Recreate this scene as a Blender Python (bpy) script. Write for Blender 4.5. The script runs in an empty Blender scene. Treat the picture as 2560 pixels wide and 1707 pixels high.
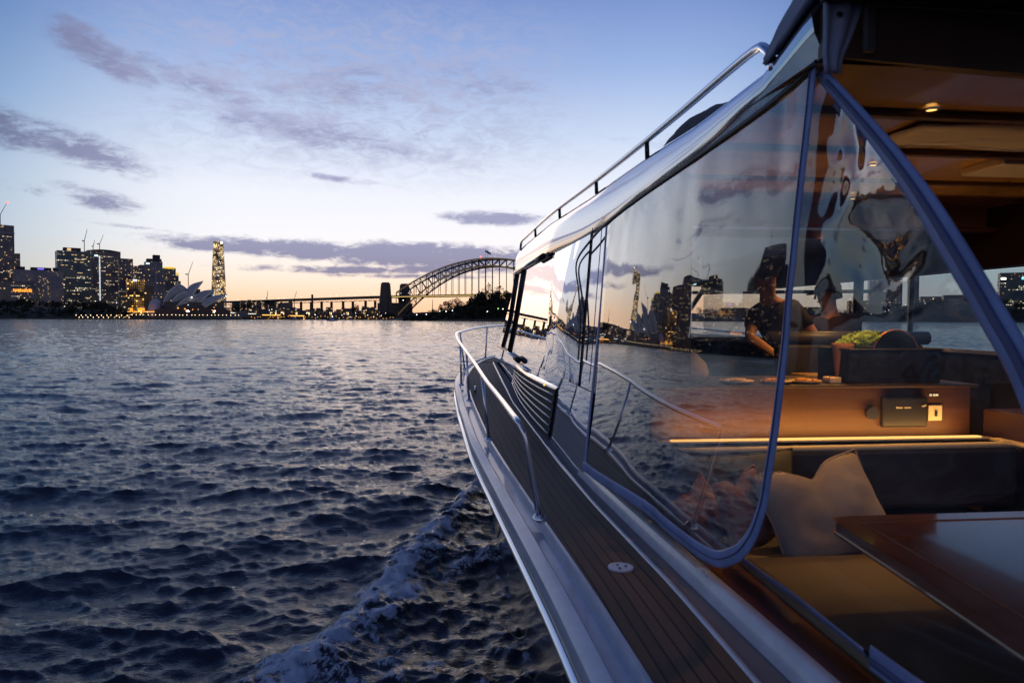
import bpy, math, random
import numpy as np
from mathutils import Vector, Matrix, noise
random.seed(7)
R = math.radians
scene = bpy.context.scene
col = scene.collection

# ------------------------------------------------------------------ camera
EZ = 2.5                       # eye height above the water (m)
YAW, PITCH, ROLL = R(5.85), R(1.86), R(0.22)
F = Vector((math.sin(YAW), math.cos(YAW), 0)); RT = Vector((math.cos(YAW), -math.sin(YAW), 0)); UP = Vector((0, 0, 1))
fwd = F*math.cos(PITCH) - UP*math.sin(PITCH)
up0 = UP*math.cos(PITCH) + F*math.sin(PITCH)
cr = RT*math.cos(ROLL) + up0*math.sin(ROLL)
cu = up0*math.cos(ROLL) - RT*math.sin(ROLL)
cd = bpy.data.cameras.new('camera'); cam = bpy.data.objects.new('camera', cd); col.objects.link(cam)
cam.matrix_world = Matrix(((cr.x, cu.x, -fwd.x, 0), (cr.y, cu.y, -fwd.y, 0), (cr.z, cu.z, -fwd.z, EZ), (0, 0, 0, 1)))
cd.lens = 24; cd.sensor_width = 36; cd.clip_start = 0.05; cd.clip_end = 30000
cd.dof.use_dof = True; cd.dof.focus_distance = 16; cd.dof.aperture_fstop = 4.5
scene.camera = cam
scene.view_settings.view_transform = 'Standard'; scene.view_settings.look = 'None'
scene.view_settings.exposure = 0.12; scene.view_settings.gamma = 1.0
try:
    scene.cycles.max_bounces = 10; scene.cycles.transparent_max_bounces = 16
    scene.cycles.diffuse_bounces = 3; scene.cycles.glossy_bounces = 5
    scene.cycles.caustics_reflective = False; scene.cycles.caustics_refractive = False
    scene.cycles.sample_clamp_indirect = 3.0
    scene.cycles.use_denoising = True
    scene.cycles.use_adaptive_sampling = True; scene.cycles.adaptive_threshold = 0.01
except Exception:
    pass

def ray(u, v): return fwd + cr*((u-1280)/1706.67) - cu*((v-853.5)/1706.67)
def at_y(u, v, y): return ray(u, v)*(y/ray(u, v).y)     # eye-relative point on the plane y
def azel(u, v):
    d = fwd + cr*((u-1280)/1706.67) - cu*((v-853.5)/1706.67)
    d.normalize()
    return math.atan2(d.x, d.y), math.asin(d.z)      # azimuth from +Y towards +X, elevation

# ------------------------------------------------------------------ node helper
class NT:
    def __init__(s, tree): s.t = tree; s.n = tree.nodes; s.l = tree.links
    def new(s, typ, **kw):
        n = s.n.new(typ)
        for k, v in kw.items():
            if k == 'ins':
                for kk, vv in v.items(): s.set(n.inputs[kk], vv)
            else: setattr(n, k, v)
        return n
    def set(s, sock, v):
        if isinstance(v, bpy.types.NodeSocket): s.l.new(v, sock)
        elif isinstance(v, (tuple, list)) and len(v) == 3 and sock.type == 'RGBA': sock.default_value = (*v, 1)
        else: sock.default_value = v
    def m(s, op, a, b=None, c=None, clamp=False):
        n = s.n.new('ShaderNodeMath'); n.operation = op; n.use_clamp = clamp
        s.set(n.inputs[0], a)
        if b is not None: s.set(n.inputs[1], b)
        if c is not None: s.set(n.inputs[2], c)
        return n.outputs[0]
    def mix(s, f, a, b, blend='MIX'):
        n = s.n.new('ShaderNodeMix'); n.data_type = 'RGBA'; n.blend_type = blend
        s.set(n.inputs[0], f); s.set(n.inputs[6], a); s.set(n.inputs[7], b)
        return n.outputs[2]
    def ramp(s, f, stops, interp='LINEAR'):
        n = s.n.new('ShaderNodeValToRGB'); cr_ = n.color_ramp; cr_.interpolation = interp
        while len(cr_.elements) < len(stops): cr_.elements.new(0.5)
        for e, (p, c) in zip(cr_.elements, stops):
            e.position = p; e.color = (*c, 1) if len(c) == 3 else c
        s.set(n.inputs[0], f)
        return n.outputs[0]
    def xyz(s, v):
        n = s.n.new('ShaderNodeSeparateXYZ'); s.l.new(v, n.inputs[0]); return n.outputs
    def comb(s, x, y, z):
        n = s.n.new('ShaderNodeCombineXYZ')
        for i, v in enumerate((x, y, z)): s.set(n.inputs[i], v)
        return n.outputs[0]
    def noise(s, vec, scale, detail=4, rough=.5, dist=0.0):
        n = s.n.new('ShaderNodeTexNoise'); s.l.new(vec, n.inputs['Vector'])
        n.inputs['Scale'].default_value = scale; n.inputs['Detail'].default_value = detail
        n.inputs['Roughness'].default_value = rough; n.inputs['Distortion'].default_value = dist
        return n.outputs['Fac']
    def smooth(s, v, a, b, lo=0.0, hi=1.0):
        n = s.n.new('ShaderNodeMapRange'); n.interpolation_type = 'SMOOTHSTEP'
        s.set(n.inputs[0], v); n.inputs[1].default_value = a; n.inputs[2].default_value = b
        n.inputs[3].default_value = lo; n.inputs[4].default_value = hi
        return n.outputs[0]

# ------------------------------------------------------------------ sky (dusk, real direction space)
SUNAZ, _ = azel(1130, 700)
world = bpy.data.worlds.new('World'); scene.world = world; world.use_nodes = True
t = NT(world.node_tree); t.n.clear()
tc = t.new('ShaderNodeTexCoord').outputs['Generated']
X, Y, Z = t.xyz(tc)
el = t.m('MULTIPLY', t.m('ARCSINE', Z), 57.2958)
az = t.m('MULTIPLY', t.m('ARCTAN2', X, Y), 57.2958)
daz = t.m('SUBTRACT', az, math.degrees(SUNAZ))
# cos of the horizontal angle to the glow: 1 towards sunset, -1 opposite
hl = t.m('SQRT', t.m('MAXIMUM', t.m('ADD', t.m('MULTIPLY', X, X), t.m('MULTIPLY', Y, Y)), 1e-6))
ca = t.m('DIVIDE', t.m('ADD', t.m('MULTIPLY', X, math.sin(SUNAZ)), t.m('MULTIPLY', Y, math.cos(SUNAZ))), hl)
eln = t.m('DIVIDE', t.m('MAXIMUM', el, 0), 45.0, clamp=True)
warm = t.ramp(eln, [(0, (.93, .54, .31)), (.035, (.92, .64, .44)), (.075, (.88, .77, .67)), (.13, (.84, .84, .88)), (.22, (.78, .81, .90)), (.33, (.53, .63, .82)),
                    (.44, (.29, .41, .70)), (.58, (.13, .22, .52)), (1, (.05, .09, .26))])
cool = t.ramp(eln, [(0, (.40, .38, .38)), (.08, (.33, .43, .49)), (.18, (.26, .40, .56)), (.34, (.11, .25, .49)), (.56, (.030, .085, .30)), (1, (.018, .045, .16))])
back = t.ramp(eln, [(0, (.36, .32, .44)), (.10, (.30, .30, .44)), (.4, (.12, .16, .30)), (1, (.035, .06, .16))])
wside = t.smooth(ca, 0.79, 0.965)
cside = t.smooth(ca, -0.35, 0.70)
base = t.mix(cside, back, cool)
base = t.mix(wside, base, warm)
# physical sky adds its own soft twilight
sky = t.new('ShaderNodeTexSky'); sky.sky_type = 'NISHITA'; sky.sun_disc = False
sky.sun_elevation = R(-1.0); sky.sun_rotation = SUNAZ
nish = t.mix(1.0, sky.outputs[0], (.05, .05, .05), 'MULTIPLY')
base = t.mix(1.0, base, nish, 'ADD')
# clouds
cv = t.comb(t.m('MULTIPLY', az, .055), t.m('MULTIPLY', el, .22), 0.0)
cvf = t.comb(t.m('MULTIPLY', az, .12), t.m('MULTIPLY', el, .30), 3.7)
n1 = t.noise(cv, 1.6, 7, .62, .6)
n2 = t.noise(cvf, 5.0, 8, .70, .4)
dens = t.m('ADD', t.m('MULTIPLY', n1, .52), t.m('MULTIPLY', n2, .48))
#          u    v    half-w half-h tilt strength
CL = [(-20, 310, 230, 60, -12, 1.15), (200, 370, 220, 50, -14, 1.15), (215, 110, 120, 55, -25, 1.0), (290, 160, 150, 50, -22, .95),
      (250, 500, 150, 34, -10, 1.0), (60, 470, 130, 24, -6, .75), (520, 220, 260, 50, -16, .75),
      (800, 200, 460, 90, -7, .70), (780, 335, 460, 46, -8, .84), (1180, 210, 320, 70, -4, .60),
      (850, 448, 170, 12, -5, .75), (330, 568, 150, 9, -4, .8),
      (760, 625, 380, 26, -2, 1.7), (1080, 640, 400, 34, 0, 1.7), (860, 674, 280, 13, 0, 1.4), (1130, 672, 300, 17, 0, 1.2), (540, 618, 130, 13, -3, 1.5),
      (1240, 545, 150, 20, 0, 1.3), (1190, 490, 230, 18, 3, .35), (1020, 690, 330, 9, 0, .9),
      (-500, 250, 420, 130, -10, .8), (-900, 500, 500, 80, 0, .8), (1800, 350, 500, 60, 0, .5), (2300, 560, 600, 60, 0, .8), (1700, 620, 420, 20, 0, 1.0)]
mask = None
for (u, v, hw, hh, tl, st) in CL:
    a, e = azel(u, v); a = math.degrees(a); e = math.degrees(e)
    sc = .0335*math.cos(math.atan((u-1280)/1707))**2
    sw, sh = hw*max(sc, .014), hh*.0335*math.cos(math.atan((u-1280)/1707))
    c, s_ = math.cos(R(tl)), math.sin(R(tl))
    dx = t.m('SUBTRACT', az, a); dy = t.m('SUBTRACT', el, e)
    px = t.m('DIVIDE', t.m('ADD', t.m('MULTIPLY', dx, c), t.m('MULTIPLY', dy, s_)), sw)
    py = t.m('DIVIDE', t.m('SUBTRACT', t.m('MULTIPLY', dy, c), t.m('MULTIPLY', dx, s_)), sh)
    r2 = t.m('ADD', t.m('MULTIPLY', px, px), t.m('MULTIPLY', py, py))
    g = t.m('MULTIPLY', t.m('EXPONENT', t.m('MULTIPLY', r2, -1.1)), st)
    mask = g if mask is None else t.m('MAXIMUM', mask, g)
mask = t.m('MULTIPLY', mask, 1.0)
cf = t.m('ADD', t.m('SUBTRACT', mask, .36), t.m('MULTIPLY', t.m('SUBTRACT', dens, .5), t.m('ADD', .8, t.m('MULTIPLY', mask, 4.2))))
cf = t.smooth(cf, -.06, .78)
ccol_low = t.mix(t.smooth(el, 2.0, 9.0), (.155, .15, .29), (.27, .28, .46))
ccol = t.mix(wside, (.088, .098, .195), ccol_low)
base = t.mix(t.m('MULTIPLY', cf, .86), base, ccol)
# thin high veil with ripples
vb = t.m('MULTIPLY', t.smooth(el, 9, 16), t.smooth(el, 27, 20))
vb = t.m('MULTIPLY', vb, t.smooth(t.m('ABSOLUTE', t.m('ADD', daz, 8.0)), 24, 6))
vf = t.m('MULTIPLY', vb, t.smooth(t.noise(t.comb(t.m('MULTIPLY', az, .35), t.m('MULTIPLY', el, .9), 1.0), 1.3, 8, .7, .8), .34, .72))
base = t.mix(t.m('MULTIPLY', vf, .85), base, (.40, .42, .60))
# below the horizon: dark sea colour
base = t.mix(t.smooth(el, -0.3, -1.5), base, (.03, .04, .08))
bg = t.new('ShaderNodeBackground'); t.set(bg.inputs[0], base); bg.inputs[1].default_value = 1.0
out = t.new('ShaderNodeOutputWorld'); t.l.new(bg.outputs[0], out.inputs[0])
try: world.cycles.sampling_method = 'MANUAL'; world.cycles.sample_map_resolution = 512
except Exception: pass

# last glow of the set sun, very soft
sl = bpy.data.lights.new('sun', 'SUN'); sl.energy = 0.12; sl.angle = R(25); sl.color = (1, .72, .5)
so = bpy.data.objects.new('sun', sl); col.objects.link(so)
sd = Vector((math.sin(SUNAZ)*math.cos(R(6)), math.cos(SUNAZ)*math.cos(R(6)), math.sin(R(6))))
so.rotation_euler = sd.to_track_quat('Z', 'Y').to_euler()

# ------------------------------------------------------------------ materials
MATS = {}
def pmat(name, colr, rough=.5, metal=0.0, spec=.5, bump=None, vary=None, emit=None, coat=0.0, coords='Object'):
    if name in MATS: return MATS[name]
    m = bpy.data.materials.new(name); m.use_nodes = True; t = NT(m.node_tree)
    b = t.n['Principled BSDF']
    b.inputs['Base Color'].default_value = (*colr, 1); b.inputs['Roughness'].default_value = rough
    b.inputs['Metallic'].default_value = metal; b.inputs['Specular IOR Level'].default_value = spec
    b.inputs['Coat Weight'].default_value = coat; b.inputs['Coat Roughness'].default_value = .04
    tcn = t.new('ShaderNodeTexCoord').outputs[coords]
    if vary:
        sc, amt = vary
        f = t.noise(tcn, sc, 5, .6)
        t.set(b.inputs['Base Color'], t.mix(t.smooth(f, .3, .7), tuple(c*(1-amt) for c in colr), tuple(min(1, c*(1+amt)) for c in colr)))
    if bump:
        sc, st, dist = bump
        bn = t.new('ShaderNodeBump'); bn.inputs['Strength'].default_value = st; bn.inputs['Distance'].default_value = dist
        t.l.new(t.noise(tcn, sc, 5, .6), bn.inputs['Height']); t.l.new(bn.outputs[0], b.inputs['Normal'])
    if emit:
        ec, es = emit
        b.inputs['Emission Color'].default_value = (*ec, 1); b.inputs['Emission Strength'].default_value = es
    MATS[name] = m
    return m

# ------------------------------------------------------------------ mesh helpers
class MB:
    def __init__(s): s.v = []; s.f = []; s.mi = []
    def add(s, vs, fs, mi=0):
        o = len(s.v); s.v += [tuple(p) for p in vs]; s.f += [tuple(o+i for i in f) for f in fs]; s.mi += [mi]*len(fs); return s
    def box(s, x0, x1, y0, y1, z0, z1, mi=0, rz=0.0, cx=None, cy=None):
        vs = [(x, y, z) for z in (z0, z1) for x, y in ((x0, y0), (x1, y0), (x1, y1), (x0, y1))]
        if rz:
            cx = (x0+x1)/2 if cx is None else cx; cy = (y0+y1)/2 if cy is None else cy
            c, d = math.cos(rz), math.sin(rz)
            vs = [(cx+(x-cx)*c-(y-cy)*d, cy+(x-cx)*d+(y-cy)*c, z) for x, y, z in vs]
        return s.add(vs, [(0, 3, 2, 1), (4, 5, 6, 7), (0, 1, 5, 4), (1, 2, 6, 5), (2, 3, 7, 6), (3, 0, 4, 7)], mi)
    def tube(s, pts, r, n=10, mi=0, cap=True, flat=1.0):
        pts = [Vector(p) for p in pts]; k = len(pts)
        rr = r if isinstance(r, (list, tuple)) else [r]*k
        vs = []; fs = []; prev = None
        for i, p in enumerate(pts):
            d = (pts[min(i+1, k-1)]-pts[max(i-1, 0)]).normalized()
            a = prev if prev is not None else (Vector((0, 0, 1)) if abs(d.z) < .95 else Vector((1, 0, 0)))
            b = d.cross(a).normalized(); a = b.cross(d).normalized(); prev = a
            for j in range(n):
                th = 2*math.pi*j/n
                vs.append(p + (a*math.cos(th) + b*math.sin(th)*flat)*rr[i])
        for i in range(k-1):
            for j in range(n):
                fs.append((i*n+j, i*n+(j+1) % n, (i+1)*n+(j+1) % n, (i+1)*n+j))
        if cap: fs += [tuple(range(n))[::-1], tuple((k-1)*n+j for j in range(n))]
        return s.add(vs, fs, mi)
    def grid(s, rows, mi=0, closed=False):
        m = len(rows[0]); vs = [p for r in rows for p in r]; fs = []
        for i in range(len(rows)-1):
            for j in range(m-1 if not closed else m):
                j2 = (j+1) % m
                fs.append((i*m+j, i*m+j2, (i+1)*m+j2, (i+1)*m+j))
        return s.add(vs, fs, mi)
    def lathe(s, prof, cx, cy, n=20, mi=0):
        rows = [[(cx+r*math.cos(2*math.pi*j/n), cy+r*math.sin(2*math.pi*j/n), z) for j in range(n)] for r, z in prof]
        return s.grid(rows, mi, True)
    def ell(s, c, rx, ry, rz, n=14, m=9, mi=0, p=1.0):
        rows = []
        for i in range(m+1):
            ph = -math.pi/2+math.pi*i/m
            def q(x): return math.copysign(abs(x)**p, x)
            rows.append([(c[0]+rx*q(math.cos(ph))*q(math.cos(2*math.pi*j/n)), c[1]+ry*q(math.cos(ph))*q(math.sin(2*math.pi*j/n)), c[2]+rz*q(math.sin(ph))) for j in range(n)])
        return s.grid(rows, mi, True)
    def mesh(s, name, mats, smooth=False):
        me = bpy.data.meshes.new(name); me.from_pydata(s.v, [], s.f)
        for mm in (mats if isinstance(mats, (list, tuple)) else [mats]): me.materials.append(mm)
        me.polygons.foreach_set('material_index', s.mi)
        if smooth: me.polygons.foreach_set('use_smooth', [True]*len(s.f))
        me.update(); return me
    def build(s, name, mats, parent=None, smooth=False, bevel=0, solid=0, auto=False, subs=0):
        me = s.mesh(name, mats, smooth or auto)
        if auto:
            try: me.set_sharp_from_angle(angle=R(35))
            except Exception: pass
        o = bpy.data.objects.new(name, me); col.objects.link(o)
        if solid:
            md = o.modifiers.new('solid', 'SOLIDIFY'); md.thickness = solid; md.offset = 0
        if bevel:
            md = o.modifiers.new('bevel', 'BEVEL'); md.width = bevel; md.segments = 2; md.limit_method = 'ANGLE'
        if subs:
            md = o.modifiers.new('sub', 'SUBSURF'); md.levels = subs; md.render_levels = subs
        if parent is not None: attach(o, parent)
        return o
def attach(o, parent):
    o.parent = parent
    if parent.type == 'EMPTY' and parent.get('w'):
        o.matrix_parent_inverse = Matrix.Translation(-Vector(parent.location))
def tag(o, label=None, cat=None, group=None, kind=None):
    if label: o['label'] = label
    if cat: o['category'] = cat
    if group: o['group'] = group
    if kind: o['kind'] = kind
    return o
def empty(name, loc, label, cat, group=None, local=False):
    """Empty at the base of a thing; children are given in world coordinates unless local."""
    o = bpy.data.objects.new(name, None); col.objects.link(o); o.location = loc
    o.empty_display_size = .2
    if not local: o['w'] = 1
    return tag(o, label, cat, group)
def clean():
    for o in bpy.data.objects:
        if 'w' in o.keys(): del o['w']
def copy_tree(root, loc, rz=0.0, sc=1.0, label=None):
    def rec(o, par):
        c = o.copy(); col.objects.link(c); c.parent = par
        for ch in o.children: rec(ch, c)
        return c
    r = rec(root, None); r.location = loc; r.rotation_euler = (0, 0, rz)
    r.scale = sc if isinstance(sc, (tuple, list)) else (sc, sc, sc)
    if label: r['label'] = label
    return r
def interp(x, xs, ys): return float(np.interp(x, xs, ys))
# ================================================================== far shore
def vh(u): return 798+(u-1280)*.0039
def P(u, d, z=0.0):
    q = RT*((u-1280)/1706.67*d) + F*d
    return Vector((q.x, q.y, z))
def zat(u, v, d): return EZ + (vh(u)-v)/1706.67*d

# terrain behind the shoreline
def shore_depth(u):
    return interp(u, [-3000, -1200, -300, 0, 320, 600, 620, 900, 985, 1010, 1100, 1300, 1700, 2200, 3000, 5200],
                  [500, 800, 1000, 1060, 1060, 1040, 1350, 1400, 1380, 900, 860, 820, 1300, 1500, 1100, 700])
def hill(u):
    return interp(u, [-3000, -1200, -100, 0, 250, 330, 420, 560, 640, 700, 900, 1000, 1050, 1120, 1200, 1270, 1400, 1700, 2120, 2300, 2450, 2600, 3000, 5200],
                  [20, 20, 22, 20, 16, 8, 5, 5, 22, 24, 10, 4, 6, 16, 30, 32, 26, 10, 18, 44, 40, 25, 22, 20])
rows = []
us = list(range(-3000, 5200, 25))
for k, dd in enumerate((0, 1, 25, 70, 160, 350, 900, 2200)):
    row = []
    for u in us:
        d = shore_depth(u)+dd
        z = (-1.0, 1.8, 2.4, .55*hill(u)+1, hill(u), hill(u)*1.02, hill(u)*.8, 5)[k]
        row.append(P(u, d, z + (noise.noise(Vector((u*.02, k*.9, 0)))*2 if k > 2 else 0)))
    rows.append(row)
M_LAND = pmat('land_ground', (.018, .018, .012), .95, vary=(.05, .4))
tag(MB().grid(rows).build('terrain', M_LAND, smooth=True), kind='structure')
# stone seawall along the shore
rows = [[P(u, shore_depth(u)-1.5, z) for u in us] for z in (-1, 2.2)] + [[P(u, shore_depth(u)+2.5, 2.2) for u in us]]
tag(MB().grid(rows).build('seawall', pmat('seawall_stone', (.10, .085, .065), .9, vary=(.2, .3))), 'long low stone seawall along the far shore', 'seawall')

# ---- facades: dark glass with some floors and bays lit
def facade(name, wall, glass, litp, warmc, strength, bay=4.5, flr=3.8, seed=0.0, band=.0, glow=.02):
    m = bpy.data.materials.new(name); m.use_nodes = True; t = NT(m.node_tree); b = t.n['Principled BSDF']
    o = t.new('ShaderNodeTexCoord').outputs['Object']
    x, y, z = t.xyz(o)
    nx, ny, nz = t.xyz(t.new('ShaderNodeNewGeometry').outputs['Normal'])
    h = t.m('ADD', x, y)
    bx = t.m('DIVIDE', h, bay); fz = t.m('DIVIDE', z, flr)
    cell = t.comb(t.m('FLOOR', bx), t.m('FLOOR', fz), seed)
    wn = t.new('ShaderNodeTexWhiteNoise'); wn.noise_dimensions = '3D'; t.l.new(cell, wn.inputs['Vector'])
    wf = t.new('ShaderNodeTexWhiteNoise'); wf.noise_dimensions = '3D'; t.l.new(t.comb(t.m('FLOOR', t.m('DIVIDE', bx, 6.0)), t.m('FLOOR', fz), seed+9), wf.inputs['Vector'])
    lowf = t.noise(t.comb(t.m('MULTIPLY', h, .03), t.m('MULTIPLY', z, .03), seed), 1.0, 2)
    fx = t.m('FRACT', bx); fy = t.m('FRACT', fz)
    win = t.m('MULTIPLY', t.m('MULTIPLY', t.m('GREATER_THAN', fx, .18), t.m('LESS_THAN', fx, .86)), t.m('MULTIPLY', t.m('GREATER_THAN', fy, .28), t.m('LESS_THAN', fy, .86)))
    p = t.m('ADD', t.m('MULTIPLY', t.smooth(lowf, .45, .65), litp*.55), litp*.10)
    lit = t.m('LESS_THAN', wn.outputs[0], p)
    if band:
        lit = t.m('MAXIMUM', lit, t.m('MULTIPLY', t.m('LESS_THAN', wf.outputs[0], band), t.m('LESS_THAN', wn.outputs[0], .8)))
    side = t.m('LESS_THAN', t.m('ABSOLUTE', nz), .5)
    lit = t.m('MULTIPLY', t.m('MULTIPLY', lit, win), side)
    t.set(b.inputs['Base Color'], t.mix(win, wall, glass)); t.set(b.inputs['Roughness'], t.m('SUBTRACT', .75, t.m('MULTIPLY', win, .55)))
    t.set(b.inputs['Emission Color'], t.mix(t.m('GREATER_THAN', wn.outputs[0], litp*.8), warmc, (1, .85, .6)))
    t.set(b.inputs['Emission Strength'], t.m('ADD', t.m('MULTIPLY', t.m('MULTIPLY', win, side), t.m('MULTIPLY', t.smooth(lowf, .35, .6), glow)), t.m('MULTIPLY', lit, t.m('ADD', strength*.08, t.m('MULTIPLY', t.m('POWER', t.m('FRACT', t.m('MULTIPLY', wn.outputs[0], 91.7)), 2.0), strength*.95)))))
    return m
WARM = (1, .62, .25)
FM = {
 'slate': facade('facade_slate', (.15, .15, .18), (.05, .06, .09), .14, WARM, 1.3, bay=3.3, flr=3.3, seed=1.0),
 'teal':  facade('facade_teal', (.08, .12, .13), (.04, .08, .10), .12, (1, .80, .32), 1.5, bay=3.6, flr=3.6, seed=2.0, band=.16),
 'brown': facade('facade_brown', (.17, .13, .14), (.07, .06, .08), .13, (1, .75, .45), 1.1, bay=3.3, flr=3.3, seed=3.0, band=.10),
 'grey':  facade('facade_grey', (.25, .23, .26), (.09, .09, .11), .14, WARM, 1.0, bay=3.2, flr=3.2, seed=4.0),
 'dark':  facade('facade_dark', (.13, .12, .14), (.05, .05, .07), .15, WARM, 1.3, bay=3.2, flr=3.3, seed=5.0, band=.05),
 'amber': facade('facade_amber', (.09, .045, .02), (.05, .03, .015), 1.0, (1, .50, .12), 4.2, bay=4, flr=3.6, seed=6.0, glow=.35),
 'gold':  facade('facade_gold', (.09, .08, .10), (.07, .06, .08), .95, (1, .66, .28), 3.4, bay=3.4, flr=4.4, seed=7.0, glow=.55),
 'house': facade('facade_house', (.10, .09, .08), (.03, .03, .03), .45, (1, .68, .32), 2.2, bay=3.8, flr=3.2, seed=8.0),
 'quay':  facade('facade_quay', (.10, .07, .05), (.04, .03, .03), .75, (1, .55, .18), 3.2, bay=4.5, flr=3.6, seed=9.0),
}
M_ROOFP = pmat('roof_plant', (.05, .045, .05), .8)
M_CRANE = pmat('crane_steel', (.10, .09, .09), .6)
def emis(name, c, s):
    return pmat(name, (.02, .02, .02), .5, emit=(c, s))
E_WARM = emis('lamp_warm', (1, .72, .38), 5); E_WHITE = emis('lamp_white', (1, .93, .85), 5); E_CYAN = emis('strip_cyan', (.55, .9, 1), 2.6)
E_BLUE = emis('sign_blue', (.20, .15, 1), 1.2); E_ORANGE = emis('sign_orange', (1, .36, .04), 1.3); E_YELLOW = emis('crown_yellow', (1, .60, .02), .9)
E_RED = emis('beacon_red', (1, .14, .08), 3); E_WIN = emis('window_warm', (1, .66, .28), .75); E_AMBER = emis('lamp_amber', (1, .42, .08), 3); E_GREEN = emis('lamp_green', (.4, 1, .25), 2)
E_WINW = emis('window_cool', (.80, .92, 1), 1.1)

class Tower:
    def __init__(s, u0, u1, vtop, d, fac, label, name='office_tower', cat='building', group=None, depth=None, rot=.12, taper=0.0, zb=0, top=None):
        uc = (u0+u1)/2; s.d = d; s.w = (u1-u0)/1706.67*d*.97; s.dep = depth or min(max(s.w, 18), 45); s.h = zat(uc, vtop, d)
        s.c = P(uc, d); s.uc = uc
        ang = math.atan2(s.c.x, s.c.y)
        s.rot = -ang+rot
        s.root = empty(name, (s.c.x, s.c.y, 0), label, cat, group, local=True); s.root.rotation_euler = (0, 0, s.rot)
        s.dy = -s.dep/2
        b = MB(); w2, d2 = s.w/2, s.dep/2
        if top is None:
            if taper:
                rows = []
                for k in range(13):
                    q = k/12; f = 1-taper*q**1.6
                    rows.append([(-w2*f, -d2*f, s.h*q), (w2*f, -d2*f, s.h*q), (w2*f, d2*f, s.h*q), (-w2*f, d2*f, s.h*q)])
                b.grid(rows, closed=True); o = len(b.v); b.f.append((o-4, o-3, o-2, o-1)); b.mi.append(0)
            else: b.box(-w2, w2, -d2, d2, 0, s.h)
        else:
            for (a0, a1, hf) in top: b.box(-w2+a0*s.w, -w2+a1*s.w, -d2, d2, 0, s.h*hf)
        s.body = b.build('tower_body', FM[fac], s.root)
    def X(s, u): return (u-s.uc)/1706.67*s.d
    def Zv(s, v): return zat(s.uc, v, s.d)
    def box(s, nm, u0, u1, v0, v1, mat, proud=.5, dep=None):
        x0, x1, z0, z1 = s.X(u0), s.X(u1), s.Zv(v1), s.Zv(v0)
        if dep is None: MB().box(x0, x1, s.dy-proud, s.dy+.2, z0, z1).build(nm, mat, s.root)
        else: MB().box(x0, x1, -dep/2, dep/2, z0, z1).build(nm, mat, s.root)
    def windows(s, n, u0, u1, v0, v1, mat=None, w=(1.2, 4.5), seed=1):
        rr = random.Random(seed)
        for _ in range(n):
            u = rr.uniform(u0, u1); v = v0+round(rr.uniform(0, 1)*12)/12*(v1-v0); ww = rr.uniform(*w)
            x0 = s.X(u); z = s.Zv(v)
            ww *= .7; MB().box(x0, min(x0+ww*s.d/1706.67, s.w/2-.5), s.dy-.35, s.dy+.1, z, z+1.5).build('lit_window', mat or E_WIN, s.root)

# left to right along the skyline
T = Tower(-70, 27, 563, 1700, 'dark', 'tallest dark tower at the left edge with a crane on its roof', top=[(0, 1, 1)])
T.box('roof_band', -70, 27, 581, 583, pmat('pale_band', (.3, .3, .32), .6)); T.windows(5, 3, 22, 660, 705, seed=2, w=(3, 8))
Tower(27, 50, 634, 1800, 'brown', 'narrow brown tower beside the tallest dark tower at left')
T = Tower(46, 149, 677, 1650, 'grey', 'broad low grey block with a blue rooftop sign and an orange sign', name='office_block')
T.box('roof_house', 53, 70, 669, 677, M_ROOFP, dep=20); T.box('roof_house', 83, 124, 669.5, 677, M_ROOFP, dep=24); T.box('roof_house', 129, 138, 668, 677, M_ROOFP, dep=12)
MB().box(T.X(95), T.X(108), -12.6, -12.1, T.Zv(675), T.Zv(671)).build('blue_sign', E_BLUE, T.root)
T.windows(14, 96, 122, 694, 745, seed=5, w=(1.5, 3.5))
T = Tower(6, 80, 704, 1500, 'dark', 'low dark block with a glowing orange strip, above the park trees', name='hotel_block')

rr = random.Random(9); u_ = 33.0
while u_ < 71:
    w_ = rr.uniform(1.5, 5); T.box('orange_window', u_, u_+w_, 723+rr.uniform(-1, 1.5), 730+rr.uniform(-1, 1.5), E_ORANGE); u_ += w_+rr.uniform(.3, 1)
T.windows(6, 20, 70, 708, 760, seed=6)
Tower(100, 146, 690, 1560, 'grey', 'pale slab block with columns of lit windows', name='apartment_block').windows(22, 98, 120, 695, 745, w=(1.2, 2.6), seed=8)
T = Tower(149, 221, 630, 1750, 'teal', 'wide dark teal glass tower with long rows of yellow windows')
T.box('roof_house', 165, 201, 621, 630, M_ROOFP, dep=22); MB().box(T.X(172), T.X(180), -11.6, -11.1, T.Zv(629), T.Zv(622)).build('lit_window', E_WIN, T.root)
T.windows(26, 152, 208, 640, 745, seed=9, w=(3, 12))
T = Tower(224, 297, 630, 1900, 'brown', 'wide brown tower with a curved top and white light strips')
rows = [[(T.X(224+73*q), y, T.Zv(630)+max(0, math.sin(math.pi*q))*4.5 if y is not None else 0) for q in [i/12 for i in range(13)]] for y in (-T.dep/2, T.dep/2)]
MB().grid([[(x, y, T.Zv(630)-1) for x, y, z in rows[0]], rows[0], rows[1], [(x, y, T.Zv(630)-1) for x, y, z in rows[1]]]).build('curved_roof', M_ROOFP, T.root)
T.windows(16, 228, 290, 648, 745, seed=10, w=(2, 7)); T.box('lit_window', 240, 247, 640.5, 643.5, E_CYAN)
for u, v0, v1 in ((228.5, 655, 752), (249, 644, 753)):
    for k in range(int((v1-v0)/3.2)):
        vv = v0+k*3.2
        T.box('light_bar', u, u+2.6, vv, vv+1.9, E_WINW, proud=.8)
Tower(300, 331, 648, 1800, 'dark', 'slim dark tower right of the curved brown tower').windows(9, 302, 328, 655, 760, seed=12)
Tower(331, 354, 666, 1700, 'dark', 'short dark tower behind the amber lit block').windows(8, 332, 350, 670, 700, seed=13)
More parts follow.
